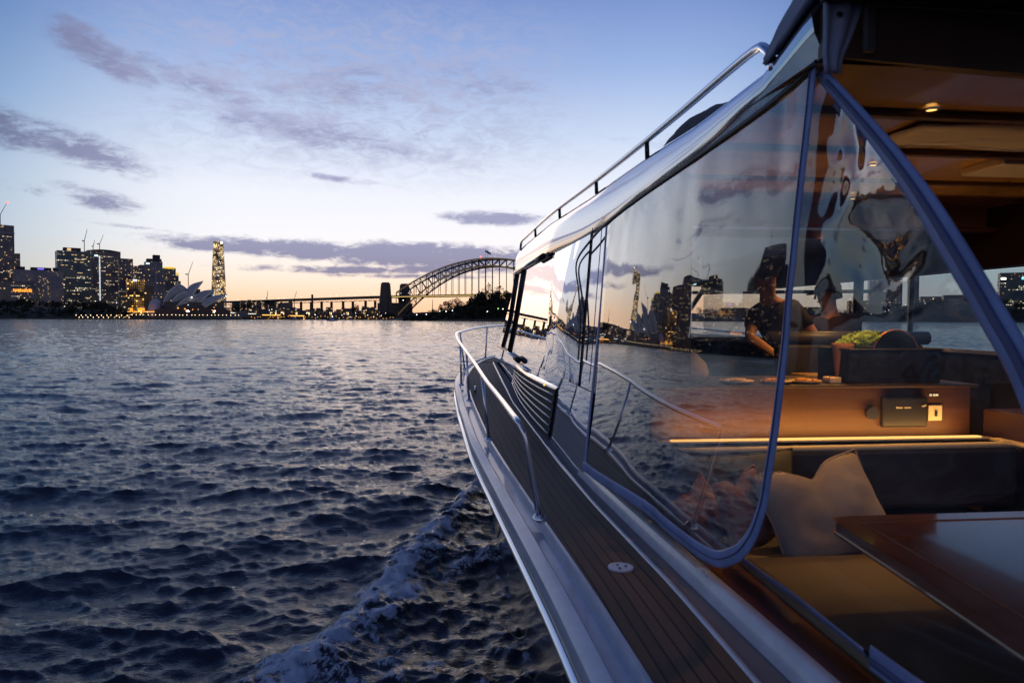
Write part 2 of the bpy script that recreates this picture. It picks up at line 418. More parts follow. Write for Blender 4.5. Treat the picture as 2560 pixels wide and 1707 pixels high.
T = Tower(352, 409, 655, 1750, 'slate', 'stepped dark tower with a small penthouse on top', top=[(0, .25, .93), (.25, .9, 1), (.9, 1, .86)])
T.box('penthouse', 384, 399, 638, 656, M_ROOFP, dep=18); T.box('penthouse', 370, 402, 648, 655.5, M_ROOFP, dep=24); T.windows(14, 354, 405, 665, 770, seed=14)
T.box('lit_window', 366, 374, 659, 663, E_WINW); T.box('light_column', 386, 389, 660, 735, pmat('pale_pier', (.25, .27, .35), .5))
T = Tower(409, 449, 672, 1800, 'dark', 'dark stepped tower with a glowing yellow curved crown', top=[(0, .72, 1), (.72, .88, .9), (.88, 1, .75)])
T.box('glowing_crown', 412, 435, 669.5, 673.5, E_YELLOW, proud=.6); T.box('glowing_crown', 438, 443.5, 683, 688, E_YELLOW, proud=.6); T.windows(8, 412, 440, 690, 760, seed=15)
T = Tower(320, 359, 700, 1450, 'amber', 'amber lit block full of bright orange windows', name='hotel_block', depth=22)
T.box('lit_window', 333, 342, 699, 704, E_WINW, proud=.7); T.box('orange_strip', 321, 332, 770, 778, E_ORANGE, proud=.8); T.box('orange_strip', 342, 358, 770, 776, E_ORANGE, proud=.8)
Tower(359, 384, 715, 1500, 'house', 'dim block between the amber block and the concert hall', name='office_block')
Tower(384, 420, 738, 1400, 'slate', 'low grey block directly behind the small round shell', name='office_block')
Tower(296, 322, 742, 1400, 'house', 'low lit block above the park trees', name='office_block').windows(5, 298, 318, 745, 770, seed=16)
# slim tapering tower
T = Tower(529, 565, 605, 2370, 'gold', 'tall tapering tower full of golden windows behind the concert hall', name='skyscraper', taper=.40, depth=42, rot=0.02)
w_ = T.w/2
for sx in (1,):
    rows = [[(w_*(1-.40*q**1.6)+1.0, y*(1-.4*q**1.6), T.h*q) for q in [i/12 for i in range(13)]] for y in (-16, 16)]
    MB().grid(rows).build('glass_fin', pmat('pale_glass', (.35, .35, .45), .25, metal=.6), T.root, solid=1.0)
rr = random.Random(3)
for k in range(90):
    q = rr.random()**.9; z = 10+(T.h-20)*q; f = 1-.40*(z/T.h)**1.6; x = rr.uniform(-w_*f*.9, w_*f*.75); wd = rr.uniform(2.5, 7)
    MB().box(x, min(x+wd, w_*f*.95), -21*f-.7, -21*f+.6, z, z+rr.choice([2.4, 2.8, 3.2])).build('lit_window', E_WIN if rr.random() < .8 else E_WINW, T.root)
MB().box(w_*.60-6, w_*.60, -13.2, -12.5, T.h-7, T.h-1).build('lit_window', E_WHITE, T.root)
# towers out of frame to the left, seen mirrored in the boat's clear panels
for i, (u0, u1, vt, fc) in enumerate([(-150, -85, 600, 'slate'), (-240, -165, 650, 'teal'), (-360, -260, 690, 'grey'), (-480, -380, 640, 'brown'), (-650, -520, 700, 'dark'), (-900, -700, 720, 'grey')]):
    Tower(u0, u1, vt, 1600+i*40, fc, ['slate tower just left of the photograph, mirrored in the clear panel', 'teal tower further left, mirrored in the clear panel', 'grey block mirrored in the clear panel',
          'brown tower far left, mirrored in the clear panel', 'dark wide block mirrored in the clear panel', 'grey broad block at the far left end'][i])
# towers over the starboard bow, seen through the wheelhouse windows
SB = [(2172, 2246, 697, 'slate', 'pale grey tower seen through the starboard window, left one'), (2268, 2292, 690, 'grey', 'slim grey tower seen through the starboard window'),
      (2120, 2165, 752, 'house', 'low block left of the pale tower seen through the window'), (2300, 2345, 742, 'house', 'low block on the hill seen through the starboard window'),
      (2360, 2440, 738, 'grey', 'broad block on the hill seen through the starboard window'), (2500, 2570, 683, 'dark', 'dark tower with scattered lights at the right edge'),
      (2580, 2640, 670, 'dark', 'dark tower just beyond the right edge'), (1990, 2060, 768, 'house', 'low block far ahead seen through the windscreen'), (1800, 1870, 770, 'house', 'dim low block far ahead right of the bow')]
for i, (u0, u1, vt, fc, lb) in enumerate(SB):
    T = Tower(u0, u1, vt, 1600+i*25, fc, lb); T.windows(10, u0+2, u1-6, vt+6, 785, seed=30+i, w=(1, 3.5), mat=E_WIN)
T.windows(1, 2, 3, 4, 5) if False else None
T = Tower(2500, 2575, 700, 1500, 'teal', 'teal tower with a bright cyan rooftop lamp at the right edge'); T.box('lit_window', 2549, 2558, 694, 699.9, emis('sign_cyan', (.1, .8, 1), 6), dep=8)
T.box('lit_window', 2506, 2516, 694, 699.9, E_WHITE, dep=6)

# small waterfront buildings right of the concert hall
rr = random.Random(11)
WB = []
for i in range(30):
    u = 572+i*12.7+rr.uniform(-3, 3); w = rr.uniform(9, 22); vt = rr.uniform(770, 787); d = 1330+75+rr.uniform(0, 120)
    WB.append((u, u+w, vt, d, rr.choice(['house', 'quay', 'quay', 'house'])))
for i in range(12):
    u = 580+i*13+rr.uniform(-4, 4); WB.append((u, u+rr.uniform(8, 15), rr.uniform(752, 766), 1560+rr.uniform(0, 100), 'house'))
def ordn(n): return str(n)+('th' if 10 < n % 100 < 14 else {1: 'st', 2: 'nd', 3: 'rd'}.get(n % 10, 'th'))
for wi, (u0, u1, vt, d, fc) in enumerate(WB):
    T = Tower(u0, u1, vt, d, fc, 'low lit building, %s from left in the %s right of the concert hall' % ((ordn(wi+1), 'waterfront row') if wi < 30 else (ordn(wi-29), 'upper row')), name='waterfront_house', group='small waterfront buildings right of the concert hall', depth=14)
    b = MB(); w2 = T.w/2
    b.add([(-w2, -7.5, T.h), (w2, -7.5, T.h), (w2, 7.5, T.h), (-w2, 7.5, T.h), (-w2, 0, T.h+3), (w2, 0, T.h+3)], [(0, 1, 5, 4), (2, 3, 4, 5), (0, 4, 3), (1, 2, 5)])
    b.build('roof', M_ROOFP, T.root)
# long lit shed roofs at the ferry wharf
for i, (u0, u1, v) in enumerate([(575, 612, 781), (617, 640, 783), (655, 700, 786), (725, 760, 788)]):
    T = Tower(u0, u1, v, 1362, 'quay', 'long low wharf shed with a bright strip of light, ' + ['leftmost of the four', 'second of the four', 'third of the four', 'rightmost of the four'][i], name='wharf_shed', depth=12)
    T.box('light_strip', u0+1, u1-1, v+.6, v+2, emis('wharf_strip', (1, .95, .85), 1.3) if i < 2 else E_AMBER, proud=.8)
# chimney
T = P(781, 1500)
tag(MB().lathe([(2.6, 0), (2.2, zat(781, 736, 1500)), (0, zat(781, 736, 1500))], T.x, T.y, 10).build('chimney_stack', pmat('brick_dark', (.12, .05, .04), .9)), 'tall slim brick chimney left of the bridge pylons', 'chimney')

# ---- cranes
def crane(u, v0, v1, d, du, label, red=False, jib=True):
    c = P(u, d); root = empty('tower_crane', (c.x, c.y, zat(u, v0, d)), label, 'crane')
    z0, zm, z1 = zat(u, v0, d), zat(u, v0+(v1-v0)*.45, d), zat(u, v1, d); q = P(u+du, d)
    MB().tube([(c.x, c.y, z0-4), (c.x, c.y, zm)], 1.0, 4).build('mast', M_CRANE, root)
    MB().tube([(c.x, c.y, zm), (q.x, q.y, z1)], [.9, .5], 4).build('jib', M_CRANE, root)
    b_ = P(u-du*.5-1, d); MB().tube([(c.x, c.y, zm), (b_.x, b_.y, zm+1)], 1.4, 4).build('counterweight', M_CRANE, root)
    if red: MB().ell((q.x, q.y, z1), 2.4, 2.4, 2.4, 8, 5).build('beacon', E_RED, root)
crane(6, 563, 508, 1700, 18, 'luffing crane with a red beacon on the leftmost tower', True)
crane(214, 628, 574, 1760, 8, 'tallest crane above the teal tower')
crane(236, 630, 601, 1890, 4, 'short crane between the two taller cranes', )
crane(252, 630, 588, 1900, 10, 'thin luffing crane above the curved brown tower')
crane(472, 712, 655, 1900, 12, 'pale crane standing behind the concert hall')
crane(668, 760, 727, 1900, 2, 'small crane on the hill right of the tapering tower')
crane(736, 768, 728, 1900, 6, 'small crane left of the brick chimney')

# ---- concert hall with shell roofs
M_SHELL = pmat('shell_tiles', (.46, .41, .36), .35, vary=(.12, .10)); M_RIM = pmat('shell_rim', (.75, .68, .52), .4)
M_PINK = pmat('shell_pale', (.50, .42, .45), .5); M_HALLG = pmat('hall_glass', (.04, .035, .03), .25)
OD = 1165
oc = P(480, OD); hall = empty('concert_hall', (oc.x, oc.y, 0), 'white shell roofed concert hall on its waterfront podium', 'concert hall', local=True)
hall.rotation_euler = (0, 0, -math.atan2(oc.x, oc.y))
def OU(u): return (u-480)/1706.67*OD
def OZ(v): return zat(480, v, OD)
def shell(tip, back, foot, hw, bulge, y0=0.0, mat=M_SHELL, rim=True, ridge=.25, farfoot=0, bx=0.0, bz=.45):
    """tip/back/foot: (u, v) in elevation; two mirrored fans of ribs meet at the ridge."""
    T_ = Vector((OU(tip[0]), y0, OZ(tip[1]))); B_ = Vector((OU(back[0]), y0, OZ(back[1])))
    for sgn in (-1, 1):
        Fo = Vector((OU(foot[0])+(farfoot if sgn > 0 else 0), y0+sgn*hw, OZ(foot[1])))
        rows = []
        n = 12; m = 12
        for i in range(n+1):
            q = i/n
            Rp = B_.lerp(T_, q); L = (T_-B_).length
            nrm = Vector((-(T_-B_).z, 0, (T_-B_).x)).normalized()
            if nrm.z < 0: nrm = -nrm
            Rp = Rp + nrm*L*ridge*math.sin(math.pi*q)*(1-.25*q)
            row = []
            for j in range(m+1):
                w = j/m; p = Fo.lerp(Rp, w)
                out_ = Vector((bx, sgn*.7, bz)).normalized()
                p = p + out_*bulge*math.sin(math.pi*w)*(1 if sgn < 0 else 1)
                row.append(p)
            rows.append(row)
        o = MB().grid(rows).build('shell', mat, hall, smooth=True, solid=1.0)
        if rim: MB().tube(rows[-1], 1.35, 6).build('shell_rim', M_RIM, o, smooth=True)
# podium
b = MB(); b.box(OU(400), OU(566), -42, 60, 0, OZ(775)); b.box(OU(412), OU(556), -36, 55, OZ(775), OZ(769))
b.build('podium', pmat('podium_granite', (.13, .085, .07), .85, vary=(.1, .2)), hall)
b = MB(); b.box(OU(340), OU(610), -75, 70, 0, OZ(791.5)); b.build('forecourt', pmat('forecourt_paving', (.12, .09, .07), .9), hall)
MB().box(OU(420), OU(552), -28, 45, OZ(769), OZ(756)).build('glass_wall', M_HALLG, hall)
#   left-facing shells, rims bowed towards the shore walk
shell((453, 710), (470, 738), (416, 768), 18, 7, 12, bx=-.75, bz=.75)
shell((469, 729), (486, 748), (431, 768), 15, 6, -4, bx=-.7, bz=.7)
shell((493, 737), (506, 756), (446, 769), 12, 5, -18, bx=-.6, bz=.6)
#   large shells facing right
shell((505, 702), (463, 738), (477, 748), 20, 6, 14, ridge=.20, bz=.15)
shell((528, 724), (482, 748), (491, 768), 18, 5, -6, ridge=.17, bz=.1)
shell((560, 737), (497, 758), (508, 769), 15, 4, -20, ridge=.13, bz=.05)
shell((533, 724), (498, 748), (518, 768), 18, 6, 36, ridge=.2)
MB().tube([(OU(556), -24, OZ(741)), (OU(552), -26, OZ(768))], .8, 6).build('shell_leg', M_RIM, hall)
MB().tube([(OU(483), -12, OZ(746)), (OU(486), -16, OZ(754)), (OU(489), -18, OZ(767))], .9, 6).build('shell_leg', M_RIM, hall)
MB().box(OU(455), OU(500), 10, 40, OZ(768), OZ(722)).build('glass_wall', M_HALLG, hall)
MB().box(OU(488), OU(524), 0, 30, OZ(768), OZ(738)).build('glass_wall', M_HALLG, hall)
MB().ell((OU(400), -10, OZ(779)), 11.5, 12, 21, 16, 10).build('shell', M_PINK, hall, smooth=True)
MB().box(OU(552), OU(570), -38, -24, OZ(771), OZ(768.6)).build('canopy_roof', pmat('canopy_pale', (.5, .5, .58), .5), hall)
for u, v, mt in ((472, 763, E_WINW), (480, 744.5, E_WHITE), (534, 762, E_WIN), (465, 773, E_AMBER), (482, 775, E_AMBER), (530, 769, E_AMBER), (450, 771, E_AMBER), (558, 740, E_WHITE), (494, 774, E_WIN)):
    MB().ell((OU(u), -37.5 if v > 770 else -29, OZ(v)), 1.0, .8, .8, 8, 5).build('lamp', mt, hall)
for (u, y_, tu, tv, pw) in ((425, -40, 450, 725, 26000), (470, -44, 490, 725, 30000), (530, -44, 520, 740, 24000)):
    l = bpy.data.lights.new('flood_light', 'SPOT'); l.energy = pw; l.color = (1, .74, .45); l.spot_size = R(95); l.spot_blend = .8; l.shadow_soft_size = .5
    lo = bpy.data.objects.new('flood_light', l); col.objects.link(lo); lo.parent = hall; lo.location = (OU(u), y_, OZ(781)); lo.rotation_euler = (Vector((OU(tu), 0, OZ(tv)))-lo.location).to_track_quat('-Z', 'Y').to_euler()
MB().box(OU(330), OU(408), -30, -28, OZ(780.5), OZ(779.6)).build('lit_walkway', E_AMBER, hall)

# ---- lamps
def lamp_proto(name, mt, r, h, label, group):
    root = empty(name, (0, 0, 0), label, 'street lamp', group, local=True)
    MB().tube([(0, 0, 0), (0, 0, h)], .12, 5).build('post', M_CRANE, root)
    MB().ell((0, 0, h+.3), r, r, r, 8, 6).build('lamp_globe', mt, root)
    return root
L1 = lamp_proto('street_lamp', E_WARM, .50, 5.5, 'small round lamp in the row lighting the waterfront promenade', 'lamps along the waterfront promenade')
first = True
def putlamp(proto, u, d, z, label=None, first_=[set()]):
    p = P(u, d)
    if label: proto_label = proto.get('label')
    if proto.name in first_[0]: copy_tree(proto, (p.x, p.y, z), label=label)
    else:
        proto.location = (p.x, p.y, z); first_[0].add(proto.name)
        if label: proto['label'] = label
rr = random.Random(5)
for i in range(28): putlamp(L1, 330+i*9.9+rr.uniform(-1.5, 1.5), 1075+rr.uniform(-6, 6), 1.5, ordn(i+1)+' small round lamp from the left along the concert hall forecourt')
for i in range(22): putlamp(L1, 190+i*6.4+rr.uniform(-2, 2), 1058+rr.uniform(0, 5), -2.6 if i % 2 else 0.5, ordn(i+1)+' small lamp from the left on the shore path below the dark park')
L2 = lamp_proto('quay_lamp', E_AMBER, .55, 6, 'amber lamp on the quay right of the concert hall', 'amber lamps along the quay')
for i in range(55): putlamp(L2, 565+i*7.7+rr.uniform(-3, 3), 1352+rr.uniform(0, 6), rr.choice([-3.0, -1.0, 1.0]))
L3 = lamp_proto('white_lamp', E_WHITE, .5, 6, 'white lamp among the far shore buildings', 'white lamps on the far shore')
for i in range(30): putlamp(L3, rr.uniform(570, 980), 1348+rr.uniform(0, 60), rr.uniform(-1, 14))
for u, v in ((338, 702), (292, 757), (240, 753), (1042, 787), (1066, 786), (1099, 778), (1115, 779), (1131, 777), (1218, 779), (1257, 773), (1008, 751)): putlamp(L3, u, 850 if u > 1000 else 1400, zat(u, v, 850 if u > 1000 else 1400)-6)
for i in range(26): putlamp(L3, rr.uniform(2100, 3000), 1560+rr.uniform(-60, 0), rr.uniform(8, 45))
L4 = lamp_proto('green_lamp', E_GREEN, .7, 5, 'green light among the dark trees on the right headland', 'green light')
putlamp(L4, 1245, 850, zat(1245, 772, 850)-5)
# mirrored left city lamps
for i in range(24): putlamp(L2, rr.uniform(-700, 0), 1040, rr.uniform(-2, 4))
# light streaks: lit ramp edges
for (u0, v0, u1, v1) in ((286, 793, 303, 785), (308, 794, 346, 778)):
    a, b_ = P(u0, 1050), P(u1, 1090)
    tag(MB().tube([(a.x, a.y, zat(u0, v0, 1050)), (b_.x, b_.y, zat(u1, v1, 1090))], .35, 5).build('lit_handrail', E_WIN), 'slanting lit ramp rail near the shore, ' + ('shorter left one' if u0 < 300 else 'longer right one'), 'handrail')

# ---- arch bridge
M_STEEL = pmat('bridge_steel', (.04, .036, .036), .6); M_LITC = pmat('lit_chord', (.14, .11, .07), .6, emit=((1, .72, .35), .06)); M_GRAN = pmat('granite', (.11, .09, .08), .9, vary=(.15, .2))
bc = P(1222, 1500); bridge = empty('arch_bridge', (bc.x, bc.y, 0), 'large steel arch bridge with granite pylons and hanging road deck', 'bridge', local=True)
bdir = (RT*math.cos(R(31)) - F*math.sin(R(31)))
bridge.rotation_euler = (0, 0, math.atan2(bdir.y, bdir.x))
HS = 251.5; N = 28
def zlo(t_): return 8+110*(1-t_*t_)
def zup(t_): return 134-70*abs(t_)**1.9
for sy in (-15, 15):
    xs = [-HS+2*HS*i/N for i in range(N+1)]
    top = [(x, sy, zup(x/HS)) for x in xs]; low = [(x, sy, zlo(x/HS)) for x in xs]
    o = MB().tube(top, 1.8, 4).build('arch_top_chord', M_LITC if sy < 0 else M_STEEL, bridge); MB().tube(low, 1.9, 4).build('arch_bottom_chord', M_LITC if sy < 0 else M_STEEL, bridge)
    for i in range(N+1): MB().tube([low[i], top[i]], 1.25, 4).build('arch_post', M_STEEL, bridge)
    for i in range(N):
        MB().tube([low[i+1], top[i]] if xs[i] < 0 else [low[i], top[i+1]], 1.0, 4).build('diagonal', M_STEEL, bridge)
    for i in range(N+1):
        zl = low[i][2]
        if zl > 58 or zl < 50: MB().tube([low[i], (xs[i], sy, 52)], .8, 4).build('hanger', M_STEEL, bridge)
b = MB()
for i in range(N+1):
    x = -HS+2*HS*i/N; t_ = x/HS
    b.tube([(x, -15, zup(t_)), (x, 15, zup(t_))], .6, 4); b.tube([(x, -15, zlo(t_)), (x, 15, zlo(t_))], .6, 4)
    if i < N:
        x2 = x+2*HS/N; b.tube([(x, -15, zup(t_)), (x2, 15, zup(x2/HS))], .4, 4); b.tube([(x, -15, zlo(t_)), (x2, 15, zlo(x2/HS))], .4, 4)
b.build('arch_bracing', M_STEEL, bridge)
b = MB()
for x0, x1, z0, z1 in ((-HS, HS, 53, 53), (-HS-70, -HS, 53, 53), (-HS-640, -HS-70, 46, 53), (HS, HS+500, 53, 48)):
    b.add([(x0, -24, z0), (x1, -24, z1), (x1, 24, z1), (x0, 24, z0), (x0, -24, z0+4.2), (x1, -24, z1+4.2), (x1, 24, z1+4.2), (x0, 24, z0+4.2)],
          [(0, 3, 2, 1), (4, 5, 6, 7), (0, 1, 5, 4), (1, 2, 6, 5), (2, 3, 7, 6), (3, 0, 4, 7)])
b.build('road_deck', M_STEEL, bridge)
MB().tube([(-HS-20, -24.6, 54), (HS, -24.6, 54)], .8, 4).build('lit_deck_edge', pmat('deck_light', (.4, .3, .15), .6, emit=((1, .68, .2), .75)), bridge)
b = MB()
for i in range(38):                                   # approach truss under the deck
    x0 = -HS-30-i*16; x1 = x0-16; z0 = 53-(i*16/610)*7
    b.tube([(x0, -20, z0-7), (x1, -20, z0-7)], .7, 4); b.tube([(x0, -20, z0-7), ((x0+x1)/2, -20, z0)], .5, 4); b.tube([((x0+x1)/2, -20, z0), (x1, -20, z0-7)], .5, 4)
b.build('approach_truss', M_STEEL, bridge)
for k in range(5):
    x = -HS-95-k*75
    MB().box(x-1.6, x+1.6, -20, -14, 0, 46).build('pier', M_STEEL, bridge); MB().box(x-1.6, x+1.6, 14, 20, 0, 46).build('pier', M_STEEL, bridge)
for sx in (-1, 1):
    for sy in (-1, 1):
        cx, cy = sx*(HS+16), sy*34
        b = MB(); prof = [(0, 13, 9.5), (56, 11.5, 8.5), (56.1, 10.6, 8), (78, 9.2, 7), (83, 8.6, 6.4), (83.1, 9.4, 7), (85, 9.4, 7), (85.1, 7.6, 5.6), (88, 7, 5)]
        rows = [[(cx-a, cy-c_, z), (cx+a, cy-c_, z), (cx+a, cy+c_, z), (cx-a, cy+c_, z)] for z, a, c_ in prof]
        b.grid(rows, closed=True); o = len(b.v); b.f.append((o-4, o-3, o-2, o-1)); b.mi.append(0)
        b.build('pylon', M_GRAN, bridge)
MB().box(-HS-38, -HS+6, -38, 38, 0, 40).build('abutment', M_GRAN, bridge)
for i in range(44):
    x = -HS+10+i*11.2; o = MB().ell((x, -23 if i % 2 else 23, 62.5), .42, .42, .4, 6, 4).build('deck_lamp', E_WHITE, bridge)
for i in range(26):
    x = -HS-40-i*21; MB().ell((x, -23, 62-i*.35), .42, .42, .4, 6, 4).build('deck_lamp', E_WHITE if i % 3 else E_AMBER, bridge)
MB().ell((-12, -15, 138), 1.6, 1.6, 1.6, 8, 5).build('beacon', E_RED, bridge)
for k, x in enumerate((-14, 0)):
    MB().tube([(x, 15-30*k, 134), (x, 15-30*k, 152)], .25, 4).build('flagpole', M_STEEL, bridge)
    MB().grid([[(x-.2+q*1.1, 15-30*k+.6*math.sin(q*.9), 152-.35*q+dz) for q in range(9)] for dz in (0, -4.2)]).build('flag', pmat('flag_cloth', (.03, .03, .08), .8), bridge, solid=.1)
MB().ell((-HS+4, -26, 9), 2.2, 2.2, 2.2, 8, 5).build('flood_lamp', E_AMBER, bridge)
# slim mast behind the bridge
p_ = P(1081, 1700); tag(MB().tube([(p_.x, p_.y, 0), (p_.x, p_.y, zat(1081, 748, 1700))], [1.8, .5], 5).build('mast_pole', M_CRANE), 'thin pale mast beneath the bridge deck', 'mast')

# ---- trees
M_LEAF = pmat('foliage_dark', (.032, .036, .018), .9, vary=(.6, .5)); M_BARK = pmat('bark', (.05, .04, .03), .95)
def leafcloud(b, c, rx, ry, rz, n, sz, rr):
    lobes = [(Vector((rr.gauss(0, .42), rr.gauss(0, .42), rr.gauss(0, .35))), rr.uniform(.35, .6)) for _ in range(7)]
    for _ in range(n):
        lc, lr = rr.choice(lobes)
        d = Vector((rr.gauss(0, 1), rr.gauss(0, 1), rr.gauss(0, 1))).normalized()*lr*rr.uniform(.55, 1.05)+lc
        p = Vector((c[0]+d.x*rx, c[1]+d.y*ry, c[2]+d.z*rz))
        a = Vector((rr.gauss(0, 1), rr.gauss(0, 1), rr.gauss(0, 1))).normalized(); e = a.orthogonal().normalized(); f = a.cross(e)
        s_ = sz*rr.uniform(.5, 1.2)
        b.add([p+e*s_, p+f*s_*.8, p-e*s_, p-f*s_*.8], [(0, 1, 2, 3)])
# the park wood at left and other far wooded shores: one mass each
def wood(name, spans, d0, dsp, n, label, seed, szs=(5, 9), leaves=170):
    rr = random.Random(seed); b = MB()
    for _ in range(n):
        u = rr.uniform(spans[0][0], spans[-1][0]); d = d0(u)+rr.uniform(*dsp)
        vt = interp(u, [s_[0] for s_ in spans], [s_[1] for s_ in spans])
        ztop = zat(u, vt+abs(rr.gauss(0, 5)), d); r = rr.uniform(*szs)
        zc = ztop-r*.9 if rr.random() < .5 else rr.uniform(min(4, ztop-r), ztop-r*.9)
        p = P(u, d); leafcloud(b, (p.x, p.y, zc), r, r, r*.85, leaves, .95, rr)
    tag(b.build(name, M_LEAF), label, 'woodland', kind='stuff')
wood('park_woodland', [(-700, 752), (0, 749), (60, 744), (130, 748), (260, 752), (300, 765), (345, 778)], lambda u: shore_depth(u)+15, (0, 60), 330, 'dark park woodland along the left shore', 21)
wood('hillside_woodland', [(560, 778), (580, 758), (620, 752), (690, 744), (705, 762), (760, 772), (860, 768), (900, 760), (940, 770), (985, 780)], lambda u: 1480, (0, 90), 150, 'wooded hillside between the tapering tower and the bridge', 22)
wood('shore_woodland', [(1290, 730), (1400, 735), (1700, 765), (2120, 765), (2300, 745), (2450, 745), (3000, 755), (4000, 750)], lambda u: shore_depth(u)+20, (0, 90), 420, 'dark wooded shore over the starboard bow', 23, szs=(7, 13))
# individual trees of the headland at right
def tree(u, vtop, d, r, label, seed, squash=1.0, group=None):
    rr = random.Random(seed); zt = zat(u, vtop, d); p = P(u, d); zb = max(1.5, zt-r*3.2)
    root = empty('headland_tree', (p.x, p.y, zb), label, 'tree', group, local=True)
    h = zt-zb; b = MB()
    b.tube([(0, 0, -2), (.3, 0, h*.3), (.1, .2, h*.55)], [r*.10, r*.08, r*.05], 7)
    for k in range(5):
        a = k*1.3; b.tube([(.1, 0, h*.35), (math.cos(a)*r*.4, math.sin(a)*r*.4, h*.65)], [r*.05, r*.02], 5)
    b.build('trunk', M_BARK, root)
    b = MB(); leafcloud(b, (0, 0, h-r*squash*.95), r, r, r*squash, 850, r*.085, rr); leafcloud(b, (0, 0, h*.38), r*.95, r*.95, h*.36, 700, r*.11, rr)
    b.build('crown', M_LEAF, root)
HT = [(1016, 790, 7), (1033, 784, 8), (1052, 779, 8), (1072, 778, 8), (1092, 770, 9), (1108, 758, 9), (1124, 749, 11), (1142, 752, 11), (1160, 747, 12), (1178, 737, 13),
      (1194, 725, 14), (1212, 723, 15), (1232, 722, 14), (1252, 720, 15), (1268, 724, 14), (1290, 728, 14), (1316, 735, 15), (1345, 730, 15)]
NM = ['lowest shrubby tree at the left tip of the right headland', 'second low tree from the tip of the right headland', 'third low tree from the headland tip', 'bushy tree beneath the bridge arch foot', 'rounded tree where the headland begins to rise',
      'spreading tree left of the big crowns', 'tree with a layered crown below the bridge deck', 'dense tree right of the layered crown', 'dark tree in the middle of the headland', 'broad tree beginning the high part of the headland',
      'tall tree at the left end of the headland crest', 'tall dark tree under the bridge hangers', 'crest tree right of the tiered pine', 'tallest round crown beside the cabin front', 'crest tree touching the cabin front', 'tree on the crest hidden by the cabin front',
      'tree on the crest further behind the cabin', 'last tree of the crest behind the cabin']
for i, (u, v, r) in enumerate(HT): tree(u, v, 875+(i % 3)*10, r*.80, NM[i], 50+i)
rr = random.Random(77)
b_first = None
for i in range(34):                                   # lower storey of the same headland
    u = rr.uniform(1010, 1300); vt = interp(u, [1010, 1100, 1160, 1200, 1300], [792, 778, 765, 752, 750])+rr.uniform(0, 14)
    d = 868-rr.uniform(0, 6); r = rr.uniform(4.5, 6.5); zt = zat(u, vt, d); p = P(u, d)
    root = empty('shore_tree', (p.x, p.y, 1.0), 'low dark tree in the lower storey of the right headland', 'tree', 'low trees on the slope of the right headland', local=True)
    if b_first is None:
        r0 = random.Random(3); b = MB(); leafcloud(b, (0, 0, 0), 1, 1, .9, 480, .13, r0); b_first = b.mesh('crown', M_LEAF)
        tm = MB().tube([(0, 0, -1), (0, 0, .3)], [.12, .06], 6).mesh('trunk', M_BARK)
    for nm, me, sc, z in (('crown', b_first, (r, r, r), zt-1-r), ('trunk', tm, (r, r, max(1, (zt-1-r))), zt-1-r)):
        o = bpy.data.objects.new(nm, me); col.objects.link(o); o.parent = root; o.scale = sc; o.location = (0, 0, z); o.rotation_euler = (0, 0, rr.uniform(0, 6))
# tiered pine
p = P(1222, 900); zt = zat(1222, 706, 900); root = empty('tiered_pine', (p.x, p.y, zt-22), 'tiered pine standing above the headland crowns under the bridge', 'tree', local=True)
MB().tube([(0, 0, -6), (0, 0, 21)], [.5, .12], 6).build('trunk', M_BARK, root)
b = MB(); r0 = random.Random(8)
for k, (zz, rad) in enumerate(((20.5, 1.2), (18.5, 2.6), (16.4, 3.6), (14, 4.6), (11.5, 5.2), (9, 5.2))):
    leafcloud(b, (r0.uniform(-.6, .6), 0, zz), rad, rad, .55, 130, .55, r0)
b.build('crown', M_LEAF, root)
# distant hills on the horizon
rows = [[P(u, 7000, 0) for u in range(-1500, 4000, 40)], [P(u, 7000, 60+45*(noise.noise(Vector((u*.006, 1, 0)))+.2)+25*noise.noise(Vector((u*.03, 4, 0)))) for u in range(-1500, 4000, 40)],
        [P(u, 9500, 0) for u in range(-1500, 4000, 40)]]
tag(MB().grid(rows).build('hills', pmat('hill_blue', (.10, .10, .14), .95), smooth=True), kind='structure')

# small boats on the water
def launch(u, d, L, label, mt, light):
    p = P(u, d); root = empty('motor_launch', (p.x, p.y, 0), label, 'boat', local=True); root.rotation_euler = (0, 0, .4)
    b = MB(); rows = []
    for k in range(9):
        q = k/8; w = L*.16*math.sin(math.pi*min(1, (q*.8+.2)))**.6; x = L*(q-.5)
        rows.append([(x, -w, 1.1+.5*q), (x, -w*.75, .0), (x, 0, -.3), (x, w*.75, 0), (x, w, 1.1+.5*q), (x, 0, 1.15+.5*q)])
    b.grid(rows, closed=True).build('hull', mt, root, smooth=True)
    MB().box(-L*.25, L*.15, -L*.09, L*.09, 1.2, 3.0).box(-L*.20, L*.08, -L*.08, L*.08, 3.0, 3.9).build('cabin', pmat('launch_cabin', (.35, .38, .45), .5), root, bevel=.1)
    MB().ell((0, 0, 4.6), .4, .4, .4, 8, 5).build('lamp', light, root)
launch(831, 700, 11, 'small pale launch on the water left of the bridge pylons', pmat('launch_white', (.4, .42, .5), .4), E_WHITE)
launch(738, 1000, 14, 'dark launch close to the far quay', pmat('launch_dark', (.03, .03, .04), .4), E_AMBER)
